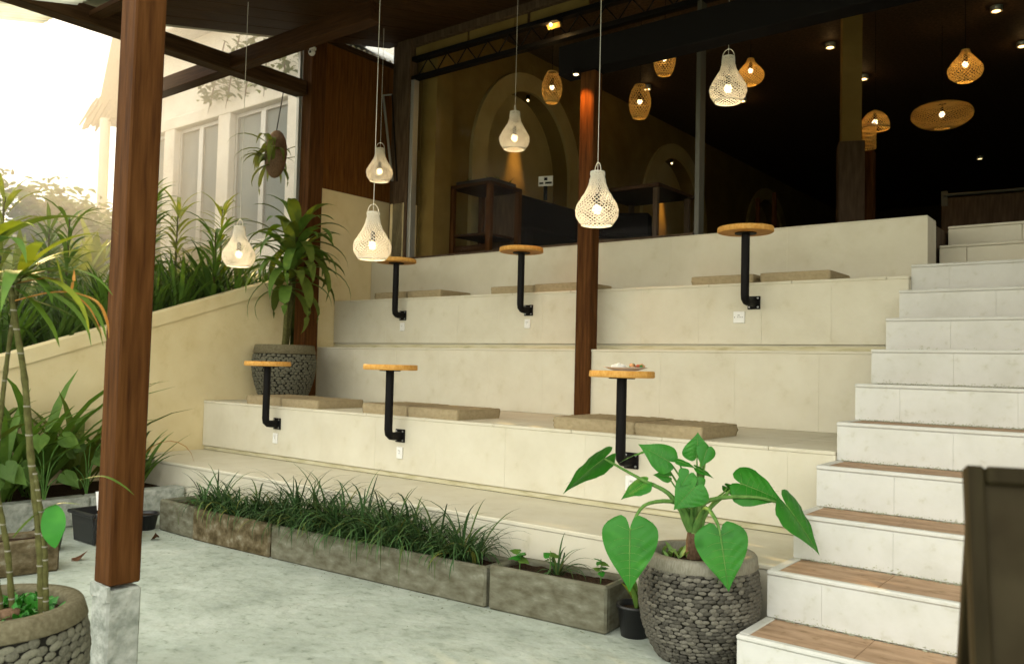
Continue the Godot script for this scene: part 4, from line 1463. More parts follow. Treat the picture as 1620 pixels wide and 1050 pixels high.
func pendants() -> void:
	# y = 0 is the rim of the neck; the shade hangs below it
	var pear := [Vector2(.042, 0), Vector2(.045, -.04), Vector2(.056, -.09), Vector2(.088, -.15), Vector2(.121, -.205), Vector2(.131, -.245), Vector2(.124, -.285), Vector2(.098, -.325), Vector2(.094, -.332)]
	var proto := lamp_proto("pear_lamp", pear, woven(pear, 26, 3.9, .0027, 30), [0.0, .02, .97, 1.0], .0032, M.rattan, .042, 1.6, -.235, .03, .058)
	var at := [
		[Vector3(-4.744, 2.289, -1.191), 0.0, "hazy white pear-shaped woven lamp at the far left above the lower left table"],
		[Vector3(-3.084, 2.243, -1.164), 0.0, "white pear-shaped woven lamp over the lower middle table"],
		[Vector3(-1.469, 2.401, -1.543), 0.0, "large white woven lamp hanging beside the middle post"],
		[Vector3(-4.952, 3.35, -2.907), 0.0, "small white woven lamp in front of the brown boarded screen"],
		[Vector3(-3.218, 3.426, -2.904), 0.0, "white woven lamp in front of the nearer arch"],
		[Vector3(-1.204, 3.471, -2.852), 0.0, "white woven lamp over the upper right table, against the dark room"]]
	for i in at.size():
		var o: Node3D = proto if i == 0 else copy(proto, at[i][2], at[i][0], i * 1.3)
		o.position = at[i][0]
		o.set_meta("label", at[i][2])
		o.set_meta("group", "white pear-shaped lamps over the tables")
		# the cord ends at the boards
		var gap: float = 3.9 - .235 * o.position.z - o.position.y
		o.get_node("cord").mesh = tube([Vector3(0, -.15, 0), Vector3(0, .058, 0), Vector3(0, gap, 0)], [.0022], 6)
		lamp_light("pear_lamp_light", o.position + Vector3(0, -.235, 0), .026, Color(1, .89, .72), .03)
	# brown lamps in the room
	var barrel := [Vector2(.055, 0), Vector2(.082, -.05), Vector2(.104, -.12), Vector2(.11, -.18), Vector2(.104, -.24), Vector2(.085, -.3), Vector2(.066, -.335)]
	var gourd := [Vector2(.035, 0), Vector2(.05, -.04), Vector2(.09, -.09), Vector2(.138, -.15), Vector2(.152, -.2), Vector2(.132, -.255), Vector2(.08, -.295), Vector2(.072, -.3)]
	var disc := [Vector2(.06, 0), Vector2(.18, -.01), Vector2(.29, -.05), Vector2(.325, -.11), Vector2(.31, -.17), Vector2(.24, -.23), Vector2(.14, -.27), Vector2(.09, -.275)]
	var hood := [Vector2(.02, 0), Vector2(.075, -.03), Vector2(.12, -.08), Vector2(.143, -.14), Vector2(.147, -.2)]
	var b := lamp_proto("barrel_lamp", barrel, woven(barrel, 22, 2.4, .0027), [0.0, .03, .5, .96, 1.0], .004, M.bamboo, .05, 1.0, -.17, .026, 0.0)
	var g := lamp_proto("gourd_lamp", gourd, woven(gourd, 26, 2.8, .0028), [0.0, .03, .97, 1.0], .004, M.bamboo, .03, 1.0, -.14, .028, 0.0)
	var items := [
		[b, Vector3(-3.952, 4.389, -4.461), 1.0, "brown barrel-shaped woven lamp right of the lamp in front of the arch"],
		[b, Vector3(-2.958, 4.715, -5.145), 1.06, "brown barrel-shaped woven lamp highest in the picture"],
		[b, Vector3(-3.517, 4.482, -5.605), 1.14, "brown barrel-shaped woven lamp lowest of the three barrels"],
		[g, Vector3(-2.273, 4.6, -5.829), .95, "brown gourd-shaped woven lamp half hidden behind a white lamp"],
		[g, Vector3(-.194, 4.267, -5.905), 1.0, "brown gourd-shaped woven lamp at the upper right of the dining room"]]
	var used := {}
	for it in items:
		var o: Node3D
		if used.has(it[0]):
			o = copy(it[0], it[3], it[1])
		else:
			used[it[0]] = true
			o = it[0]
		o.position = it[1]
		o.scale = Vector3.ONE * it[2]
		o.set_meta("label", it[3])
		o.set_meta("group", "brown woven lamps in the dining room")
		o.get_node("cord").mesh = tube([Vector3(0, -.1, 0), Vector3(0, (5.25 - it[1].y) / it[2], 0)], [.003], 6)
		lamp_light("room_lamp_light", it[1] + Vector3(0, -.16 * it[2], 0), .024, Color(1, .78, .44), .03)
	var d := lamp_proto("disc_lamp", disc, woven(disc, 44, 2.4, .003), [0.0, .2, .45, .97, 1.0], .005, M.bamboo, .05, 1.3, -.12, .032, 0.0)
	d.position = Vector3(-.747, 4.325, -7.722)
	tag(d, "wide flat disc-shaped woven lamp on the right of the dining room", "pendant lamp", "brown woven lamps in the dining room")
	lamp_light("room_lamp_light", d.position + Vector3(0, -.12, 0), .024, Color(1, .78, .44), .03)
	var h := lamp_proto("hood_lamp", hood, woven(hood, 30, 1.6, .003), [0.0, .03, .96, 1.0], .005, M.bamboo, .03, 1.5, -.13, .03, 0.0)
	h.position = Vector3(-1.185, 4.04, -6.606)
	part("inner_tube", woven([Vector2(.07, -.14), Vector2(.07, -.28), Vector2(.07, -.41)], 26, .8, .003), M.bamboo, h, Transform3D(Basis.IDENTITY, Vector3(-.06, 0, 0)))
	tag(h, "mushroom-shaped woven lamp with a tube below it, right of the plaster pillar", "pendant lamp", "brown woven lamps in the dining room")
	lamp_light("room_lamp_light", h.position + Vector3(0, -.13, 0), .024, Color(1, .78, .44), .03)


# ---------- troughs and pots ----------
func trough(label: String, p0: Vector3, p1: Vector3, h: float, deep: float, m: Material) -> Node3D:
	var d := p1 - p0
	var L := d.length() - .006
	var t := thing("trough", label, "planter", p0, atan2(-d.z, d.x), "rough concrete planter troughs")
	var st := begin()
	var w := .034
	add_box(st, Vector3(L * .5, h * .5, -w * .5), Vector3(L, h, w), .013)
	add_box(st, Vector3(L * .5, h * .5, -deep + w * .5), Vector3(L, h * .985, w), .013)
	add_box(st, Vector3(w * .5 + .001, h * .495, -deep * .5), Vector3(w, h * .99, deep - w * 1.4), .011)
	add_box(st, Vector3(L - w * .5 - .001, h * .495, -deep * .5), Vector3(w, h * .99, deep - w * 1.4), .011)
	add_box(st, Vector3(L * .5, .02, -deep * .5), Vector3(L - w, .036, deep - w), .002)
	part("trough_body", done(st), m, t)
	# uneven soil
	st = begin()
	st.set_smooth_group(0)
	var f := FastNoiseLite.new()
	f.seed = int(p0.x * 100)
	f.frequency = 9.0
	var n := 40
	for i in n:
		for k in 8:
			var q := []
			for c in [[0, 0], [1, 0], [1, 1], [0, 1]]:
				var x: float = w * .8 + (L - w * 1.6) * (i + c[0]) / n
				var z: float = -w * .8 - (deep - w * 1.6) * (k + c[1]) / 8.0
				q.append(Vector3(x, h - .03 + .012 * f.get_noise_2d(x, z), z))
			quad(st, q[0], q[3], q[2], q[1])
	part("soil", done(st), M.soil, t)
	return t


func grass_mesh(p0: Vector3, p1: Vector3, from: float, to: float, h: float, deep: float, tufts: int, tall: float) -> ArrayMesh:
	var st := begin()
	var d := p1 - p0
	var back := Vector3(d.z, 0, -d.x).normalized()
	for i in tufts:
		var f := lerpf(from, to, (i + rng.randf_range(.1, .9)) / tufts)
		var c := p0 + d * f + back * rng.randf_range(.06, deep - .07) + Vector3.UP * (h - .03)
		var s := rng.randf_range(.65, 1.1) * tall
		var tint := rng.randf_range(.18, .42)
		for b in 26:
			var pick := rng.randf()
			var tone := tint * rng.randf_range(.7, 1.5)
			st.set_color(Color(.95, .55, .3) if pick < .045 else Color(tone * 1.25, tone * 1.1, tone * .8) if pick < .3 else Color(tone * .85, tone, tone * .9))
			var a := rng.randf() * TAU
			var rise := rng.randf_range(.65, 1.5)
			var len := rng.randf_range(.4, 1.2) * s
			add_strap(st, arc(c + Vector3(cos(a), 0, sin(a)) * rng.randf() * .025, a, rise, rng.randf_range(1.2, 3.4), len, 8, rng.randf_range(-.6, .6)), rng.randf_range(.0075, .0135), .3, Vector3.UP, .6)
	return done(st)


func sprout(label: String, at: Vector3, leaves: int, size: float, tall: float) -> void:
	var o := thing("sprout", label, "seedling", at)
	part("stem", tube([Vector3.ZERO, Vector3(.006, tall * .5, .004), Vector3(0, tall, 0)], [.003, .0025, .002], 5), M.stalk, o)
	for k in leaves:
		var a := k * 2.3 + at.x * 7.0
		var b := Vector3(0, tall * (.5 + .5 * k / leaves), 0)
		var tip := b + Vector3(cos(a) * size, rng.randf_range(-.3, .5) * size, sin(a) * size)
		part("leaf", heart_leaf(b.lerp(tip, .15), tip, size * .8, Vector3(0, 1, 0.35), .1, .2), M.leaf_mid if k % 2 else M.leaf_big, o)


func planters() -> void:
	var a0 := Vector3(-4.188, 0, -.277)
	var a1 := Vector3(-3.75, 0, -.272)
	var b0 := Vector3(-3.742, 0, -.262)
	var b1 := Vector3(-2.955, 0, -.300)
	var c0 := Vector3(-2.948, 0, -.302)
	var c1 := Vector3(-1.335, 0, -.400)
	var d0 := Vector3(-1.322, 0, -.402)
	var d1 := Vector3(-.672, 0, -.452)
	trough("short pale concrete trough at the far left end of the row", a0, a1, .212, .27, M.trough)
	trough("dark mossy concrete trough, second from the left end of the row", b0, b1, .205, .27, M.trough_dark)
	trough("longest concrete trough, full of arching grass", c0, c1, .200, .26, M.trough)
	trough("concrete trough at the right end with only a few seedlings", d0, d1, .214, .27, M.trough)
	single("edging_grass", grass_mesh(a0, a1, .8, 1.0, .21, .27, 3, .34), M.leaf_grass, "thin edging grass at the right end of the short pale trough", "grass", "", "stuff")
	single("edging_grass", grass_mesh(b0, b1, .03, .97, .205, .27, 18, .36), M.leaf_grass, "arching edging grass growing in the dark mossy trough", "grass", "", "stuff")
	single("edging_grass", grass_mesh(c0, c1, .0, .62, .20, .26, 36, .45), M.leaf_grass, "tall thick edging grass in the left part of the longest trough", "grass", "", "stuff")
	single("edging_grass", grass_mesh(c0, c1, .60, .92, .20, .26, 13, .40), M.leaf_grass, "looser edging grass in the right part of the longest trough", "grass", "", "stuff")
	single("edging_grass", grass_mesh(d0, d1, .42, .52, .20, .27, 1, .30), M.leaf_grass, "few thin blades of grass in the trough at the right end", "grass", "", "stuff")
	sprout("bright heart-leaved seedling at the left end of the right-hand trough", Vector3(-1.23, .18, -.53), 6, .062, .1)
	sprout("seedling with one dark round leaf in the middle of the right-hand trough", Vector3(-1.06, .18, -.55), 4, .06, .12)
	sprout("small light green seedling at the right end of the right-hand trough", Vector3(-.79, .18, -.58), 7, .045, .12)
	sprout("pale round-leaved seedling in the short trough at the far left", Vector3(-3.86, .18, -.36), 8, .055, .06)


func pebble_pot(called: String, label: String, at: Vector3, prof: Array, y0: float, y1: float, sw: float, sh: float, rim: Material, prefix: String, singles: int, slope: float, fill := 1.0) -> Node3D:
	# a turned pot whose body is faced with flat pebbles set in rows
	var t := thing(called, label, "plant pot", at)
	var h: float = prof[-1].y
	var body := []
	for i in 25:
		body.append(profile_at(prof, i / 24.0))
	part("body", lathe(body, 56), M.mortar, t)
	var top: float = prof[-1].x
	var neck := top
	for v in body:
		if v.y <= y1 - .008:
			neck = v.x
	part("rim", lathe([Vector2(neck + .002, y1 - .012), Vector2(neck + .009, y1 - .006), Vector2(top + .014, h + .0), Vector2(top + .008, h + .008), Vector2(top - .028, h + .008), Vector2(top - .036, h - .0), Vector2(top - .038, h - .07)], 56), rim, t)
	part("soil", lathe([Vector2(top - .036, h - .035), Vector2(top * .5, h - .026), Vector2(0, h - .022)].map(func(v): return v), 40), M.soil, t)
	var meshes := []
	for k in 4:
		meshes.append(ellipsoid(Vector3(.5 + .05 * sin(k * 2.0), .5 + .06 * cos(k * 3.0), .5), 9, 6))
	var all := []
	var rows := int((y1 - y0) / sh)
	for r in rows:
		var y := y0 + (r + .5) * sh
		# radius and outward slope of the profile at this height
		var rad := 0.0
		var nrm := 0.0
		for i in 24:
			if body[i].y <= y and body[i + 1].y >= y:
				var f: float = (y - body[i].y) / maxf(body[i + 1].y - body[i].y, 1e-5)
				rad = lerpf(body[i].x, body[i + 1].x, f)
				nrm = (body[i + 1].x - body[i].x) / maxf(body[i + 1].y - body[i].y, 1e-5)
		var n := int(TAU * rad / sw)
		for k in n:
			var a := TAU * (k + .5 * (r % 2) + rng.randf_range(-.16, .16)) / n
			var out := Vector3(cos(a), -nrm, sin(a)).normalized()
			var tang := Vector3(-sin(a), 0, cos(a))
			tang = tang.rotated(out, slope + rng.randf_range(-.07, .07))
			var up := out.cross(tang) * -1.0
			var s := rng.randf_range(.86, 1.12)
			var bs := Basis(tang * sw * 1.1 * s * fill, up * sh * 1.2 * fill * rng.randf_range(.9, 1.08), out * rng.randf_range(.011, .017))
			var p := Vector3(cos(a) * rad, y + sh * rng.randf_range(-.15, .15) + slope * 0.0, sin(a) * rad) + out * .001
			var to_eye := (EYE - at - p).normalized()
			all.append([out.dot(to_eye), Transform3D(bs, p), rng.randi() % 4, rng.randi() % 3])
	all.sort_custom(func(u, v): return u[0] > v[0])
	var left := all.size() - mini(singles, all.size())
	for i in all.size() - left:
		part("pebble", meshes[all[i][2]], M[prefix + str(all[i][3])], t, all[i][1])
	if left > 0:
		var mm := MultiMesh.new()
		mm.transform_format = MultiMesh.TRANSFORM_3D
		mm.mesh = meshes[0]
		mm.instance_count = left
		for i in left:
			mm.set_instance_transform(i, all[all.size() - left + i][1])
		var o := MultiMeshInstance3D.new()
		o.name = "pebble_facing"
		o.multimesh = mm
		o.material_override = M[prefix + "1"]
		t.add_child(o, true)
		tag(o, "", "", "", "stuff")
	return t


func pots() -> void:
	var front := Vector3(-.255, 0, -.50)
	pebble_pot("pebble_pot", "large dark pebble-faced pot beside the foot of the stair", front, [Vector2(.165, 0), Vector2(.215, .09), Vector2(.241, .19), Vector2(.247, .27), Vector2(.238, .35), Vector2(.222, .425)], .0, .392, .032, .0155, M.pot_rim, "pebble", 300, .06)
	var tier := Vector3(-5.30, .806, -2.09)
	pebble_pot("pebble_pot", "dark pebble-faced pot in the corner of the lower seat", tier, [Vector2(.2, 0), Vector2(.25, .12), Vector2(.285, .26), Vector2(.292, .36), Vector2(.28, .45), Vector2(.262, .52)], .0, .455, .046, .023, M.pot_rim_brown, "pale_pebble", 0, 0.0, .86)
	var near := Vector3(-1.455, 0, 1.75)
	pebble_pot("pebble_pot", "pale pebble-faced pot at the lower left corner with cane stems", near, [Vector2(.17, 0), Vector2(.22, .09), Vector2(.25, .2), Vector2(.256, .3), Vector2(.247, .37), Vector2(.226, .437)], .0, .402, .040, .0215, M.pot_rim_brown, "pale_pebble", 300, .22)
	elephant_ear(front)
	corner_plant(tier)
	cane_palm(near)


func elephant_ear(_at: Vector3) -> void:
	var p := thing("elephant_ear", "green elephant ear plant with big heart-shaped leaves in the dark pot by the stair", "plant", Vector3.ZERO)
	part("trunk", tube(spline([Vector3(-.273, .385, -.489), Vector3(-.278, .45, -.485), Vector3(-.272, .515, -.482)], 8), [.032, .03, .03, .031, .029, .03, .029, .028, .024], 14), M.bark, p)
	part("growing_shoot", tube(spline([Vector3(-.272, .5, -.482), Vector3(-.262, .62, -.484), Vector3(-.247, .74, -.488), Vector3(-.243, .835, -.488)], 10), [.026, .024, .02, .018, .0165, .016, .0155, .014, .011, .007, .002], 12), M.leaf_pale, p)
	# stalk through-points, attach, tip, width, which way the blade faces, bend
	var eye := (EYE - Vector3(-.25, .7, -.5)).normalized()
	var leaves := [
		[[Vector3(-.279, .52, -.47), Vector3(-.30, .635, -.40), Vector3(-.36, .645, -.22)], Vector3(-.372, .556, -.12), Vector3(-.35, .322, -.085), .222, eye + Vector3(0, .15, 0), .10],
		[[Vector3(-.265, .52, -.475), Vector3(-.2, .625, -.43), Vector3(-.11, .60, -.34)], Vector3(-.078, .55, -.312), Vector3(-.03, .345, -.29), .205, eye + Vector3(0, .15, 0), .08],
		[[Vector3(-.262, .52, -.49), Vector3(-.231, .64, -.507), Vector3(-.075, .664, -.63)], Vector3(.036, .632, -.715), Vector3(.158, .435, -.80), .20, Vector3(.75, .42, .16), .06],
		[[Vector3(-.262, .52, -.495), Vector3(-.226, .61, -.53), Vector3(-.17, .68, -.61)], Vector3(-.135, .712, -.644), Vector3(.026, .658, -.72), .20, Vector3(.25, .62, .62), .14],
		[[Vector3(-.285, .52, -.475), Vector3(-.347, .661, -.415), Vector3(-.47, .72, -.38)], Vector3(-.621, .80, -.319), Vector3(-.765, .66, -.20), .19, Vector3(-.5, .70, -.30), .10],
		[[Vector3(-.285, .53, -.47), Vector3(-.35, .65, -.42), Vector3(-.42, .705, -.40)], Vector3(-.459, .703, -.385), Vector3(-.54, .64, -.32), .12, Vector3(.1, .9, .5), .1],
		[[Vector3(-.275, .53, -.475), Vector3(-.29, .68, -.45), Vector3(-.335, .775, -.42)], Vector3(-.356, .808, -.40), Vector3(-.46, .875, -.33), .125, eye + Vector3(-.2, .3, 0), .05],
		[[Vector3(-.28, .53, -.48), Vector3(-.33, .68, -.47), Vector3(-.42, .81, -.45)], Vector3(-.47, .842, -.44), Vector3(-.58, .79, -.35), .12, Vector3(-.1, .95, -.1), .1],
		[[Vector3(-.278, .54, -.475), Vector3(-.30, .63, -.46), Vector3(-.36, .71, -.45)], Vector3(-.378, .736, -.447), Vector3(-.432, .742, -.41), .055, eye + Vector3(0, .3, 0), .05],
		[[Vector3(-.272, .55, -.46), Vector3(-.25, .64, -.41), Vector3(-.225, .70, -.385)], Vector3(-.223, .715, -.38), Vector3(-.292, .62, -.33), .15, eye + Vector3(-.1, .1, 0), .08],
		[[Vector3(-.262, .6, -.485), Vector3(-.258, .72, -.48), Vector3(-.262, .80, -.478)], Vector3(-.26, .832, -.474), Vector3(-.256, .93, -.47), .125, eye + Vector3(0, .5, 0), .12],
		[[Vector3(-.25, .62, -.482), Vector3(-.235, .74, -.478), Vector3(-.22, .83, -.476)], Vector3(-.216, .862, -.474), Vector3(-.224, .79, -.44), .085, eye + Vector3(.5, .2, 0), .1],
		[[Vector3(-.26, .53, -.5), Vector3(-.23, .63, -.57), Vector3(-.21, .67, -.64)], Vector3(-.205, .688, -.66), Vector3(-.145, .645, -.70), .07, Vector3(-.4, .8, -.3), .1],
		[[Vector3(-.268, .6, -.475), Vector3(-.285, .72, -.44), Vector3(-.298, .79, -.40)], Vector3(-.30, .812, -.385), Vector3(-.232, .79, -.42), .055, Vector3(0, .9, .4), .1],
		[[Vector3(-.268, .58, -.47), Vector3(-.262, .68, -.43), Vector3(-.256, .74, -.39)], Vector3(-.25, .765, -.38), Vector3(-.27, .715, -.35), .085, eye + Vector3(.1, .2, 0), .1],
		[[Vector3(-.255, .62, -.48), Vector3(-.25, .71, -.47), Vector3(-.25, .77, -.455)], Vector3(-.246, .782, -.45), Vector3(-.186, .748, -.49), .06, Vector3(.2, .9, .3), .1],
		[[Vector3(-.262, .58, -.47), Vector3(-.24, .67, -.44), Vector3(-.23, .71, -.41)], Vector3(-.226, .738, -.402), Vector3(-.205, .69, -.40), .075, eye + Vector3(.3, .2, 0), .1]]
	for i in leaves.size():
		var l: Array = leaves[i]
		var big: bool = i < 5
		var pts: Array = l[0].duplicate()
		pts.append(l[1])
		var r0 := .0125 if big else .006
		var rr := []
		for k in 17:
			rr.append(lerpf(r0 * (1.5 if k < 3 else 1.0), r0 * .36, k / 16.0))
		var stalk := part("leaf_stalk", tube(spline(pts, 16), rr, 8), M.stalk, p)
		stalk.set_meta("label", "")
		stalk.remove_meta("label")
		var leaf := part("leaf", heart_leaf(l[1], l[2], l[3], l[4], l[5]), M.leaf_big, p)
		part("midrib", midrib(l[1], l[2], l[4], l[5], .003 if big else .0015), M.stalk, leaf)
		if l[3] > .1:
			part("side_veins", side_veins(l[1], l[2], l[3], l[4], l[5], .0009 if big else .0006), M.stalk, leaf)
	# weeds on the soil
	var w := begin()
	for i in 26:
		var a := rng.randf_range(2.2, 4.4)
		var c := Vector3(-.255 + cos(a) * rng.randf_range(.06, .17), .398, -.5 + sin(a) * rng.randf_range(-.14, .16))
		add_strap(w, arc(c, rng.randf() * TAU, rng.randf_range(.5, 1.4), 1.0, rng.randf_range(.03, .08), 4), .02, .2)
	single("pot_weeds", done(w), M.leaf_pale, "pale little weeds on the soil of the dark pot by the stair", "weeds", "", "stuff")


func corner_plant(at: Vector3) -> void:
	var p := thing("corner_plant", "tall plant with long drooping strap leaves in the corner pot", "plant", at + Vector3(0, .49, 0))
	part("trunk", tube([Vector3(0, 0, 0), Vector3(.02, .5, -.04), Vector3(0.0, 1.0, -.08), Vector3(0, 1.2, -.10)], [.035, .03, .028, .022], 10), M.cane, p)
	part("trunk", tube([Vector3(.05, 0, .04), Vector3(.07, .3, .05), Vector3(.06, .62, .03)], [.025, .022, .018], 9), M.cane, p)
	var crowns := [[Vector3(0.0, 1.06, -.10), 28, .66], [Vector3(.0, .84, -.07), 26, .70], [Vector3(.06, .66, .03), 16, .58]]
	for c in crowns:
		for i in c[1]:
			var f: float = float(i) / c[1]
			var a: float = i * 2.399 + rng.randf_range(-.25, .25)
			var b: Vector3 = c[0] + Vector3(cos(a) * .03, (f - .5) * .22, sin(a) * .03)
			var rise: float = lerpf(-.2, 1.3, f) + rng.randf_range(-.15, .15)
			var droop: float = lerpf(1.5, 2.6, rng.randf()) * (1.15 - .35 * f)
			var ln: float = c[2] * rng.randf_range(.78, 1.1) * (1.0 - .25 * f)
			part("leaf", strap_leaf(b, a, rise, droop, ln, rng.randf_range(.085, .12), 10, .16), [M.leaf_olive, M.leaf_mid, M.leaf_olive, M.leaf_mid][i % 4], p)


func leaf_along(parent: Node3D, pts: Array, width: float, m: Material, fold := .22, up := Vector3.UP) -> void:
	var st := begin()
	add_strap(st, spline(pts, 12), width, fold, up, .3)
	part("leaf", done(st), m, parent)


func fan(parent: Node3D, hub: Vector3, n: int, len0: float, len1: float, width: float, m: Array, a0 := 0.0, a1 := TAU) -> void:
	for i in n:
		var a := lerpf(a0, a1, (i + rng.randf_range(.2, .8)) / n)
		part("leaf", strap_leaf(hub, a, rng.randf_range(-.1, .9), rng.randf_range(.8, 1.7), rng.randf_range(len0, len1), width * rng.randf_range(.75, 1.2), 9, .16), m[i % m.size()], parent)


func cane_palm(_at: Vector3) -> void:
	var p := thing("cane_palm", "palm with ringed cane stems in the pale pebble pot at the lower left", "plant", Vector3.ZERO)
	var canes := [
		[[Vector3(-1.354, .40, 1.656), Vector3(-1.363, .624, 1.669), Vector3(-1.382, .889, 1.698), Vector3(-1.395, 1.116, 1.72), Vector3(-1.418, 1.305, 1.748), Vector3(-1.426, 1.40, 1.759)], .0098],
		[[Vector3(-1.340, .40, 1.650), Vector3(-1.351, .64, 1.662), Vector3(-1.368, .84, 1.690)], .0075],
		[[Vector3(-1.423, .40, 1.71), Vector3(-1.437, .584, 1.726), Vector3(-1.451, .697, 1.743), Vector3(-1.482, .88, 1.77), Vector3(-1.52, 1.15, 1.80), Vector3(-1.53, 1.5, 1.80)], .008],
		[[Vector3(-1.45, .40, 1.73), Vector3(-1.475, .70, 1.76), Vector3(-1.49, 1.1, 1.74), Vector3(-1.47, 1.42, 1.72)], .0075]]
	for c in canes:
		var pts := spline(c[0], 40)
		var rr := []
		for k in 41:
			rr.append(c[1] * (1.18 if k % 4 == 0 else 1.0) * lerpf(1.1, .8, k / 40.0))
		part("cane", tube(pts, rr, 10), M.cane, p)
		var rs := begin()
		for k in range(3, 40, 3):
			add_tube(rs, [pts[k] - Vector3.UP * .002, pts[k] + Vector3.UP * .002], [c[1] * lerpf(1.2, .93, k / 40.0)], 10)
		tag(part("cane_rings", done(rs), M.pot_rim, p), "", "", "", "stuff")
	part("cut_stump", lathe([Vector2(.018, 0), Vector2(.024, .035), Vector2(.026, .055), Vector2(0, .058)], 16), M.bark, p, Transform3D(Basis.IDENTITY, Vector3(-1.338, .395, 1.752)))
	leaf_along(p, [Vector3(-1.42, 1.39, 1.754), Vector3(-1.376, 1.35, 1.717), Vector3(-1.332, 1.275, 1.678), Vector3(-1.312, 1.215, 1.66)], .042, M.leaf_mid, .15)
	leaf_along(p, [Vector3(-1.426, 1.39, 1.759), Vector3(-1.443, 1.323, 1.78), Vector3(-1.457, 1.23, 1.79)], .04, M.leaf_mid, .15)
	leaf_along(p, [Vector3(-1.41, 1.37, 1.75), Vector3(-1.354, 1.345, 1.699), Vector3(-1.309, 1.326, 1.663), Vector3(-1.272, 1.303, 1.632)], .028, M.leaf_olive, .15)
	leaf_along(p, [Vector3(-1.42, 1.40, 1.75), Vector3(-1.36, 1.42, 1.69), Vector3(-1.31, 1.415, 1.65)], .02, M.leaf_dry)
	leaf_along(p, [Vector3(-1.284, 1.381, 1.645), Vector3(-1.227, 1.352, 1.599), Vector3(-1.203, 1.295, 1.577), Vector3(-1.196, 1.245, 1.569)], .022, M.leaf_dry, .5)
	leaf_along(p, [Vector3(-1.284, 1.381, 1.645), Vector3(-1.24, 1.33, 1.61), Vector3(-1.208, 1.25, 1.58)], .012, M.leaf_dry, .5)
	leaf_along(p, [Vector3(-1.284, 1.381, 1.645), Vector3(-1.277, 1.41, 1.643), Vector3(-1.279, 1.45, 1.642)], .01, M.leaf_dry, .4)
	leaf_along(p, [Vector3(-1.32, 1.49, 1.68), Vector3(-1.31, 1.43, 1.668), Vector3(-1.297, 1.365, 1.656)], .018, M.leaf_sun_tint)
	part("dry_stalk", tube(spline([Vector3(-1.42, 1.35, 1.75), Vector3(-1.339, 1.377, 1.689), Vector3(-1.284, 1.381, 1.645)], 8), [.0022], 5), M.leaf_dry, p)
	leaf_along(p, [Vector3(-1.33, .74, 1.652), Vector3(-1.322, .70, 1.648), Vector3(-1.318, .655, 1.65), Vector3(-1.314, .615, 1.645)], .072, M.leaf_big, .12, Vector3(.6, .3, .7))
	leaf_along(p, [Vector3(-1.275, .815, 1.61), Vector3(-1.216, .83, 1.563), Vector3(-1.171, .808, 1.527), Vector3(-1.138, .777, 1.50)], .018, M.leaf_mid, .2)
	leaf_along(p, [Vector3(-1.425, .641, 1.719), Vector3(-1.38, .7, 1.687), Vector3(-1.32, .744, 1.642), Vector3(-1.262, .745, 1.598)], .022, M.leaf_mid)
	fan(p, Vector3(-1.426, 1.40, 1.759), 10, .2, .38, .042, [M.leaf_mid, M.leaf_olive], 2.4, 5.6)
	fan(p, Vector3(-1.53, 1.5, 1.80), 12, .24, .46, .042, [M.leaf_mid, M.leaf_olive, M.leaf_sun_tint], -.9, 2.0)
	fan(p, Vector3(-1.47, 1.43, 1.72), 10, .2, .4, .04, [M.leaf_mid, M.leaf_sun_tint], -1.8, .9)
	var moss := begin()
	for i in 320:
		var a := rng.randf() * TAU
		var r := rng.randf_range(.05, .18)
		var c := Vector3(-1.455 + cos(a) * r, .408, 1.75 + sin(a) * r)
		add_strap(moss, arc(c, rng.randf() * TAU, rng.randf_range(.2, 1.3), 1.0, rng.randf_range(.02, .06), 3), .022, .2)
	single("pot_moss", done(moss), M.leaf_big, "low green weeds covering the soil of the pale pebble pot", "weeds", "", "stuff")


func nursery_pot(label: String, at: Vector3, r: float, h: float) -> Node3D:
	var o := thing("nursery_pot", label, "plant pot", at)
	part("wall", lathe([Vector2(0, .001), Vector2(r * .78, 0), Vector2(r * .98, h * .9), Vector2(r * 1.05, h * .9), Vector2(r * 1.05, h), Vector2(r * .96, h), Vector2(r * .92, h * .8)], 32), M.plastic, o)
	part("soil", lathe([Vector2(r * .93, h * .82), Vector2(0, h * .86)].map(func(v): return v), 20), M.soil, o)
	return o


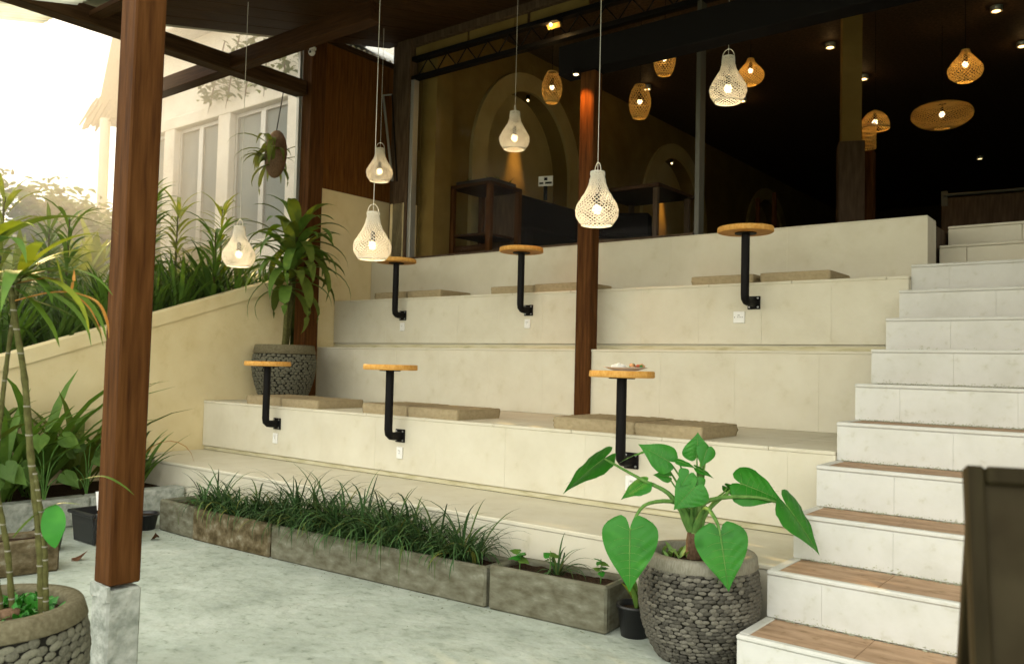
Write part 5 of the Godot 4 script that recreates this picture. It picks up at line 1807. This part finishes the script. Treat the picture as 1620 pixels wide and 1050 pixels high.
func bed_plants() -> void:
	nursery_pot("round black nursery pot between the right-hand trough and the dark pebble pot", Vector3(-.585, 0, -.545), .078, .14)
	var o := thing("strap_seedling", "young plant with upright strap leaves in the black pot by the dark pebble pot", "plant", Vector3(-.585, .12, -.545))
	for k in 8:
		part("leaf", strap_leaf(Vector3(rng.randf_range(-.03, .03), 0, rng.randf_range(-.03, .03)), k * .8, rng.randf_range(.9, 1.5), .7, rng.randf_range(.13, .26), .028, 7, .3), M.leaf_sun_tint if k % 4 == 0 else M.leaf_mid, o)
	nursery_pot("small round black pot tucked behind the dark pebble pot", Vector3(-.47, 0, -.685), .06, .1)
	nursery_pot("low round black pot at the left end of the trough row", Vector3(-4.29, 0, -.22), .1, .11)
	nursery_pot("round black pot in front of the planting bed kerb at the far left", Vector3(-4.06, 0, .50), .085, .13)
	var sq := thing("square_pot", "square black plastic planter beside the foot of the front post", "plant pot", Vector3(-4.12, 0, .14))
	var st := begin()
	for s in [-1, 1]:
		add_box(st, Vector3(0, .1, s * .125), Vector3(.28, .19, .012), .003, Basis(Vector3.RIGHT, s * .12))
		add_box(st, Vector3(s * .135, .1, 0), Vector3(.012, .19, .25), .003, Basis(Vector3.BACK, -s * .12))
		add_box(st, Vector3(0, .19, s * .142), Vector3(.33, .022, .03), .004)
		add_box(st, Vector3(s * .155, .1895, 0), Vector3(.03, .022, .254), .004)
	add_box(st, Vector3(0, .01, 0), Vector3(.24, .015, .22), .002)
	part("wall", done(st), M.plastic, sq)
	part("soil", span(-.125, .125, .12, .145, -.115, .115, .004), M.soil, sq)
	trough("dark brown trough at the left edge in front of the planting bed", Vector3(-3.77, 0, .63), Vector3(-3.90, 0, 1.5), .19, .26, M.trough_dark).rotation.y = atan2(-.87, -.13)
	# plants of the bed
	var r1 := []
	for k in 3:
		r1.append(clump_mesh(26, .6, 1.1, .062, .8, 1.5, 1.5, .07))
	var spots := [[Vector3(-5.15, .15, .15), 1.2], [Vector3(-5.3, .15, .6), 1.25], [Vector3(-5.0, .15, 1.0), 1.15], [Vector3(-5.35, .15, -.25), 1.0], [Vector3(-4.95, .15, .45), .9], [Vector3(-5.2, .15, 1.45), 1.2]]
	var tx := ["arching rosette in the bed just left of the front post", "arching rosette against the sloping wall at the far left", "arching rosette near the front of the bed at the left edge", "smaller rosette in the bed hidden behind the front post", "low rosette at the kerb left of the front post", "rosette in the bed outside the left edge"]
	for i in spots.size():
		var q := thing("rosette_plant", tx[i], "plant", spots[i][0], i * 1.1, "arching rosettes in the bed under the sloping wall")
		q.scale = Vector3.ONE * spots[i][1]
		part("leaves", r1[i % 3], M.leaf_olive if i % 2 else M.leaf_mid, q)
	var sp := thing("blade_plant", "green blade-leaved plant right of the front post, against the yellow wall", "plant", Vector3(-5.05, .15, -.55))
	for k in 26:
		part("leaf", strap_leaf(Vector3(rng.randf_range(-.05, .05), 0, rng.randf_range(-.05, .05)), k * 2.4, rng.randf_range(.8, 1.5), rng.randf_range(.5, 1.9), rng.randf_range(.4, .8), .038, 8, .3), M.leaf_mid if k % 3 else M.leaf_dark, sp)
	part("dry_leaf", strap_leaf(Vector3(.03, .2, 0), -.4, 1.0, 2.8, .62, .022, 9, .4), M.leaf_dry, sp)
	var ph := [[Vector3(-4.6, .12, .62), 9, .15], [Vector3(-4.75, .16, .25), 8, .14], [Vector3(-4.45, .1, .95), 8, .16], [Vector3(-4.88, .16, -.1), 7, .12]]
	var pt := ["heart-leaved green plant behind the cane stems at the far left", "heart-leaved plant beside the front post above the square pot", "large heart-leaved plant at the left edge behind the dark brown trough", "small heart-leaved plant mostly hidden by the front post"]
	for i in ph.size():
		var q := thing("heartleaf_plant", pt[i], "plant", ph[i][0], 0.0, "heart-leaved plants by the bed kerb")
		for k in ph[i][1]:
			var a: float = k * 2.4 + i
			var hgt := rng.randf_range(.14, .5)
			var b := Vector3(cos(a) * rng.randf_range(.06, .2), hgt, sin(a) * rng.randf_range(.06, .2))
			var face := Vector3(rng.randf_range(.2, .9), rng.randf_range(.4, .9), rng.randf_range(.0, .7)).normalized()
			var tip: Vector3 = b + (Vector3(cos(a), -.7, sin(a)).normalized() * ph[i][2] * rng.randf_range(.75, 1.1))
			part("leaf_stalk", tube(spline([Vector3.ZERO, b * Vector3(.3, .7, .3), b], 8), [.004], 5), M.stalk, q)
			part("leaf", heart_leaf(b, tip, ph[i][2] * .85, face, .1, .2), M.leaf_mid if k % 2 else M.leaf_dark, q)
	single("plant_tag", span(-.014, .014, 0, .12, -.001, .001, .0005), M.white, "small white plant tag standing in the square black planter", "tag", "", "", Transform3D(Basis(Vector3.UP, .7) * Basis(Vector3.BACK, .12), Vector3(-4.16, .19, .15)))


func small_things() -> void:
	# framed board, very near on the right
	var phi := deg_to_rad(18.0)
	var tilt := deg_to_rad(15.0)
	var right := Vector3(cos(phi), 0, -sin(phi))
	var n := Vector3(sin(phi), 0, cos(phi))
	var up := Vector3.UP * cos(tilt) - n * sin(tilt)
	var corner := Vector3(1.067, 1.064, 1.40)
	var o := thing("menu_board", "dark wood-framed menu board standing close to the camera on the right", "board", corner - up * (1.064 / cos(tilt)))
	o.basis = Basis(right, up, right.cross(up))
	var H := 1.064 / cos(tilt)
	part("frame_stile", span(0, .026, .0, H, -.03, 0, .004), M.dark_board, o)
	part("frame_stile", span(.594, .62, .0, H, -.03, 0, .004), M.dark_board, o)
	part("frame_rail", span(.0265, .5935, H - .026, H, -.03, 0, .004), M.dark_board, o)
	part("frame_rail", span(.0265, .5935, .12, .15, -.03, 0, .004), M.dark_board, o)
	part("panel", span(.022, .598, .145, H - .022, -.025, -.012, .001), M.slate, o)
	var leg := Basis(Vector3.RIGHT, deg_to_rad(34.0))
	for x in [.03, .59]:
		part("back_leg", box(Vector3(.04, H * .92, .025), .003), M.dark_board, o, Transform3D(leg, Vector3(x, H * .96, -.045) + leg * Vector3(0, -H * .46, -.01)))
	# fallen leaves
	for k in 2:
		var d := thing("fallen_leaf", ["curled brown leaf on the concrete in front of the short pale trough", "curled brown leaf on the concrete left of the front post"][k], "dead leaf", [Vector3(-3.915, .004, -.10), Vector3(-3.70, .004, .50)][k], k * 1.3)
		part("blade", heart_leaf(Vector3.ZERO, Vector3(.075, .018, .02), .06, Vector3(0, 1, .3), -.5, .6), M.leaf_brown, d)
	# camera on the corner post
	var c := thing("security_camera", "small white camera at the top of the dark corner post", "camera", Vector3(-5.46, 4.32, -2.42))
	part("mount", lathe([Vector2(0, .0), Vector2(.035, 0), Vector2(.035, .02), Vector2(.02, .03), Vector2(0, .03)].map(func(v): return v), 16), M.white, c)
	part("dome", ellipsoid(Vector3(.034, .034, .034), 14, 10), M.white, c, Transform3D(Basis.IDENTITY, Vector3(0, -.03, .01)))
	part("eye", ellipsoid(Vector3(.014, .014, .008), 10, 6), M.black, c, Transform3D(Basis.IDENTITY, Vector3(.01, -.034, .04)))
	# litter on the concrete
	var st := begin()
	for i in 260:
		var p := Vector3(rng.randf_range(-4.1, .3), .001, rng.randf_range(-.25, 2.2))
		if i % 2:
			p = Vector3(rng.randf_range(-4.1, -.7), .001, 0)
			p.z = -.27 - (p.x + 4.188) * .05 + absf(rng.randfn(0, .05)) + .012
		var e := rng.randf_range(.0015, .005)
		add_box(st, p, Vector3(e * rng.randf_range(1, 3), e * .5, e), e * .2, Basis(Vector3.UP, rng.randf() * TAU))
	single("floor_crumbs", done(st), M.dirt, "tiny crumbs of soil and leaf scattered over the concrete floor", "debris", "", "stuff")
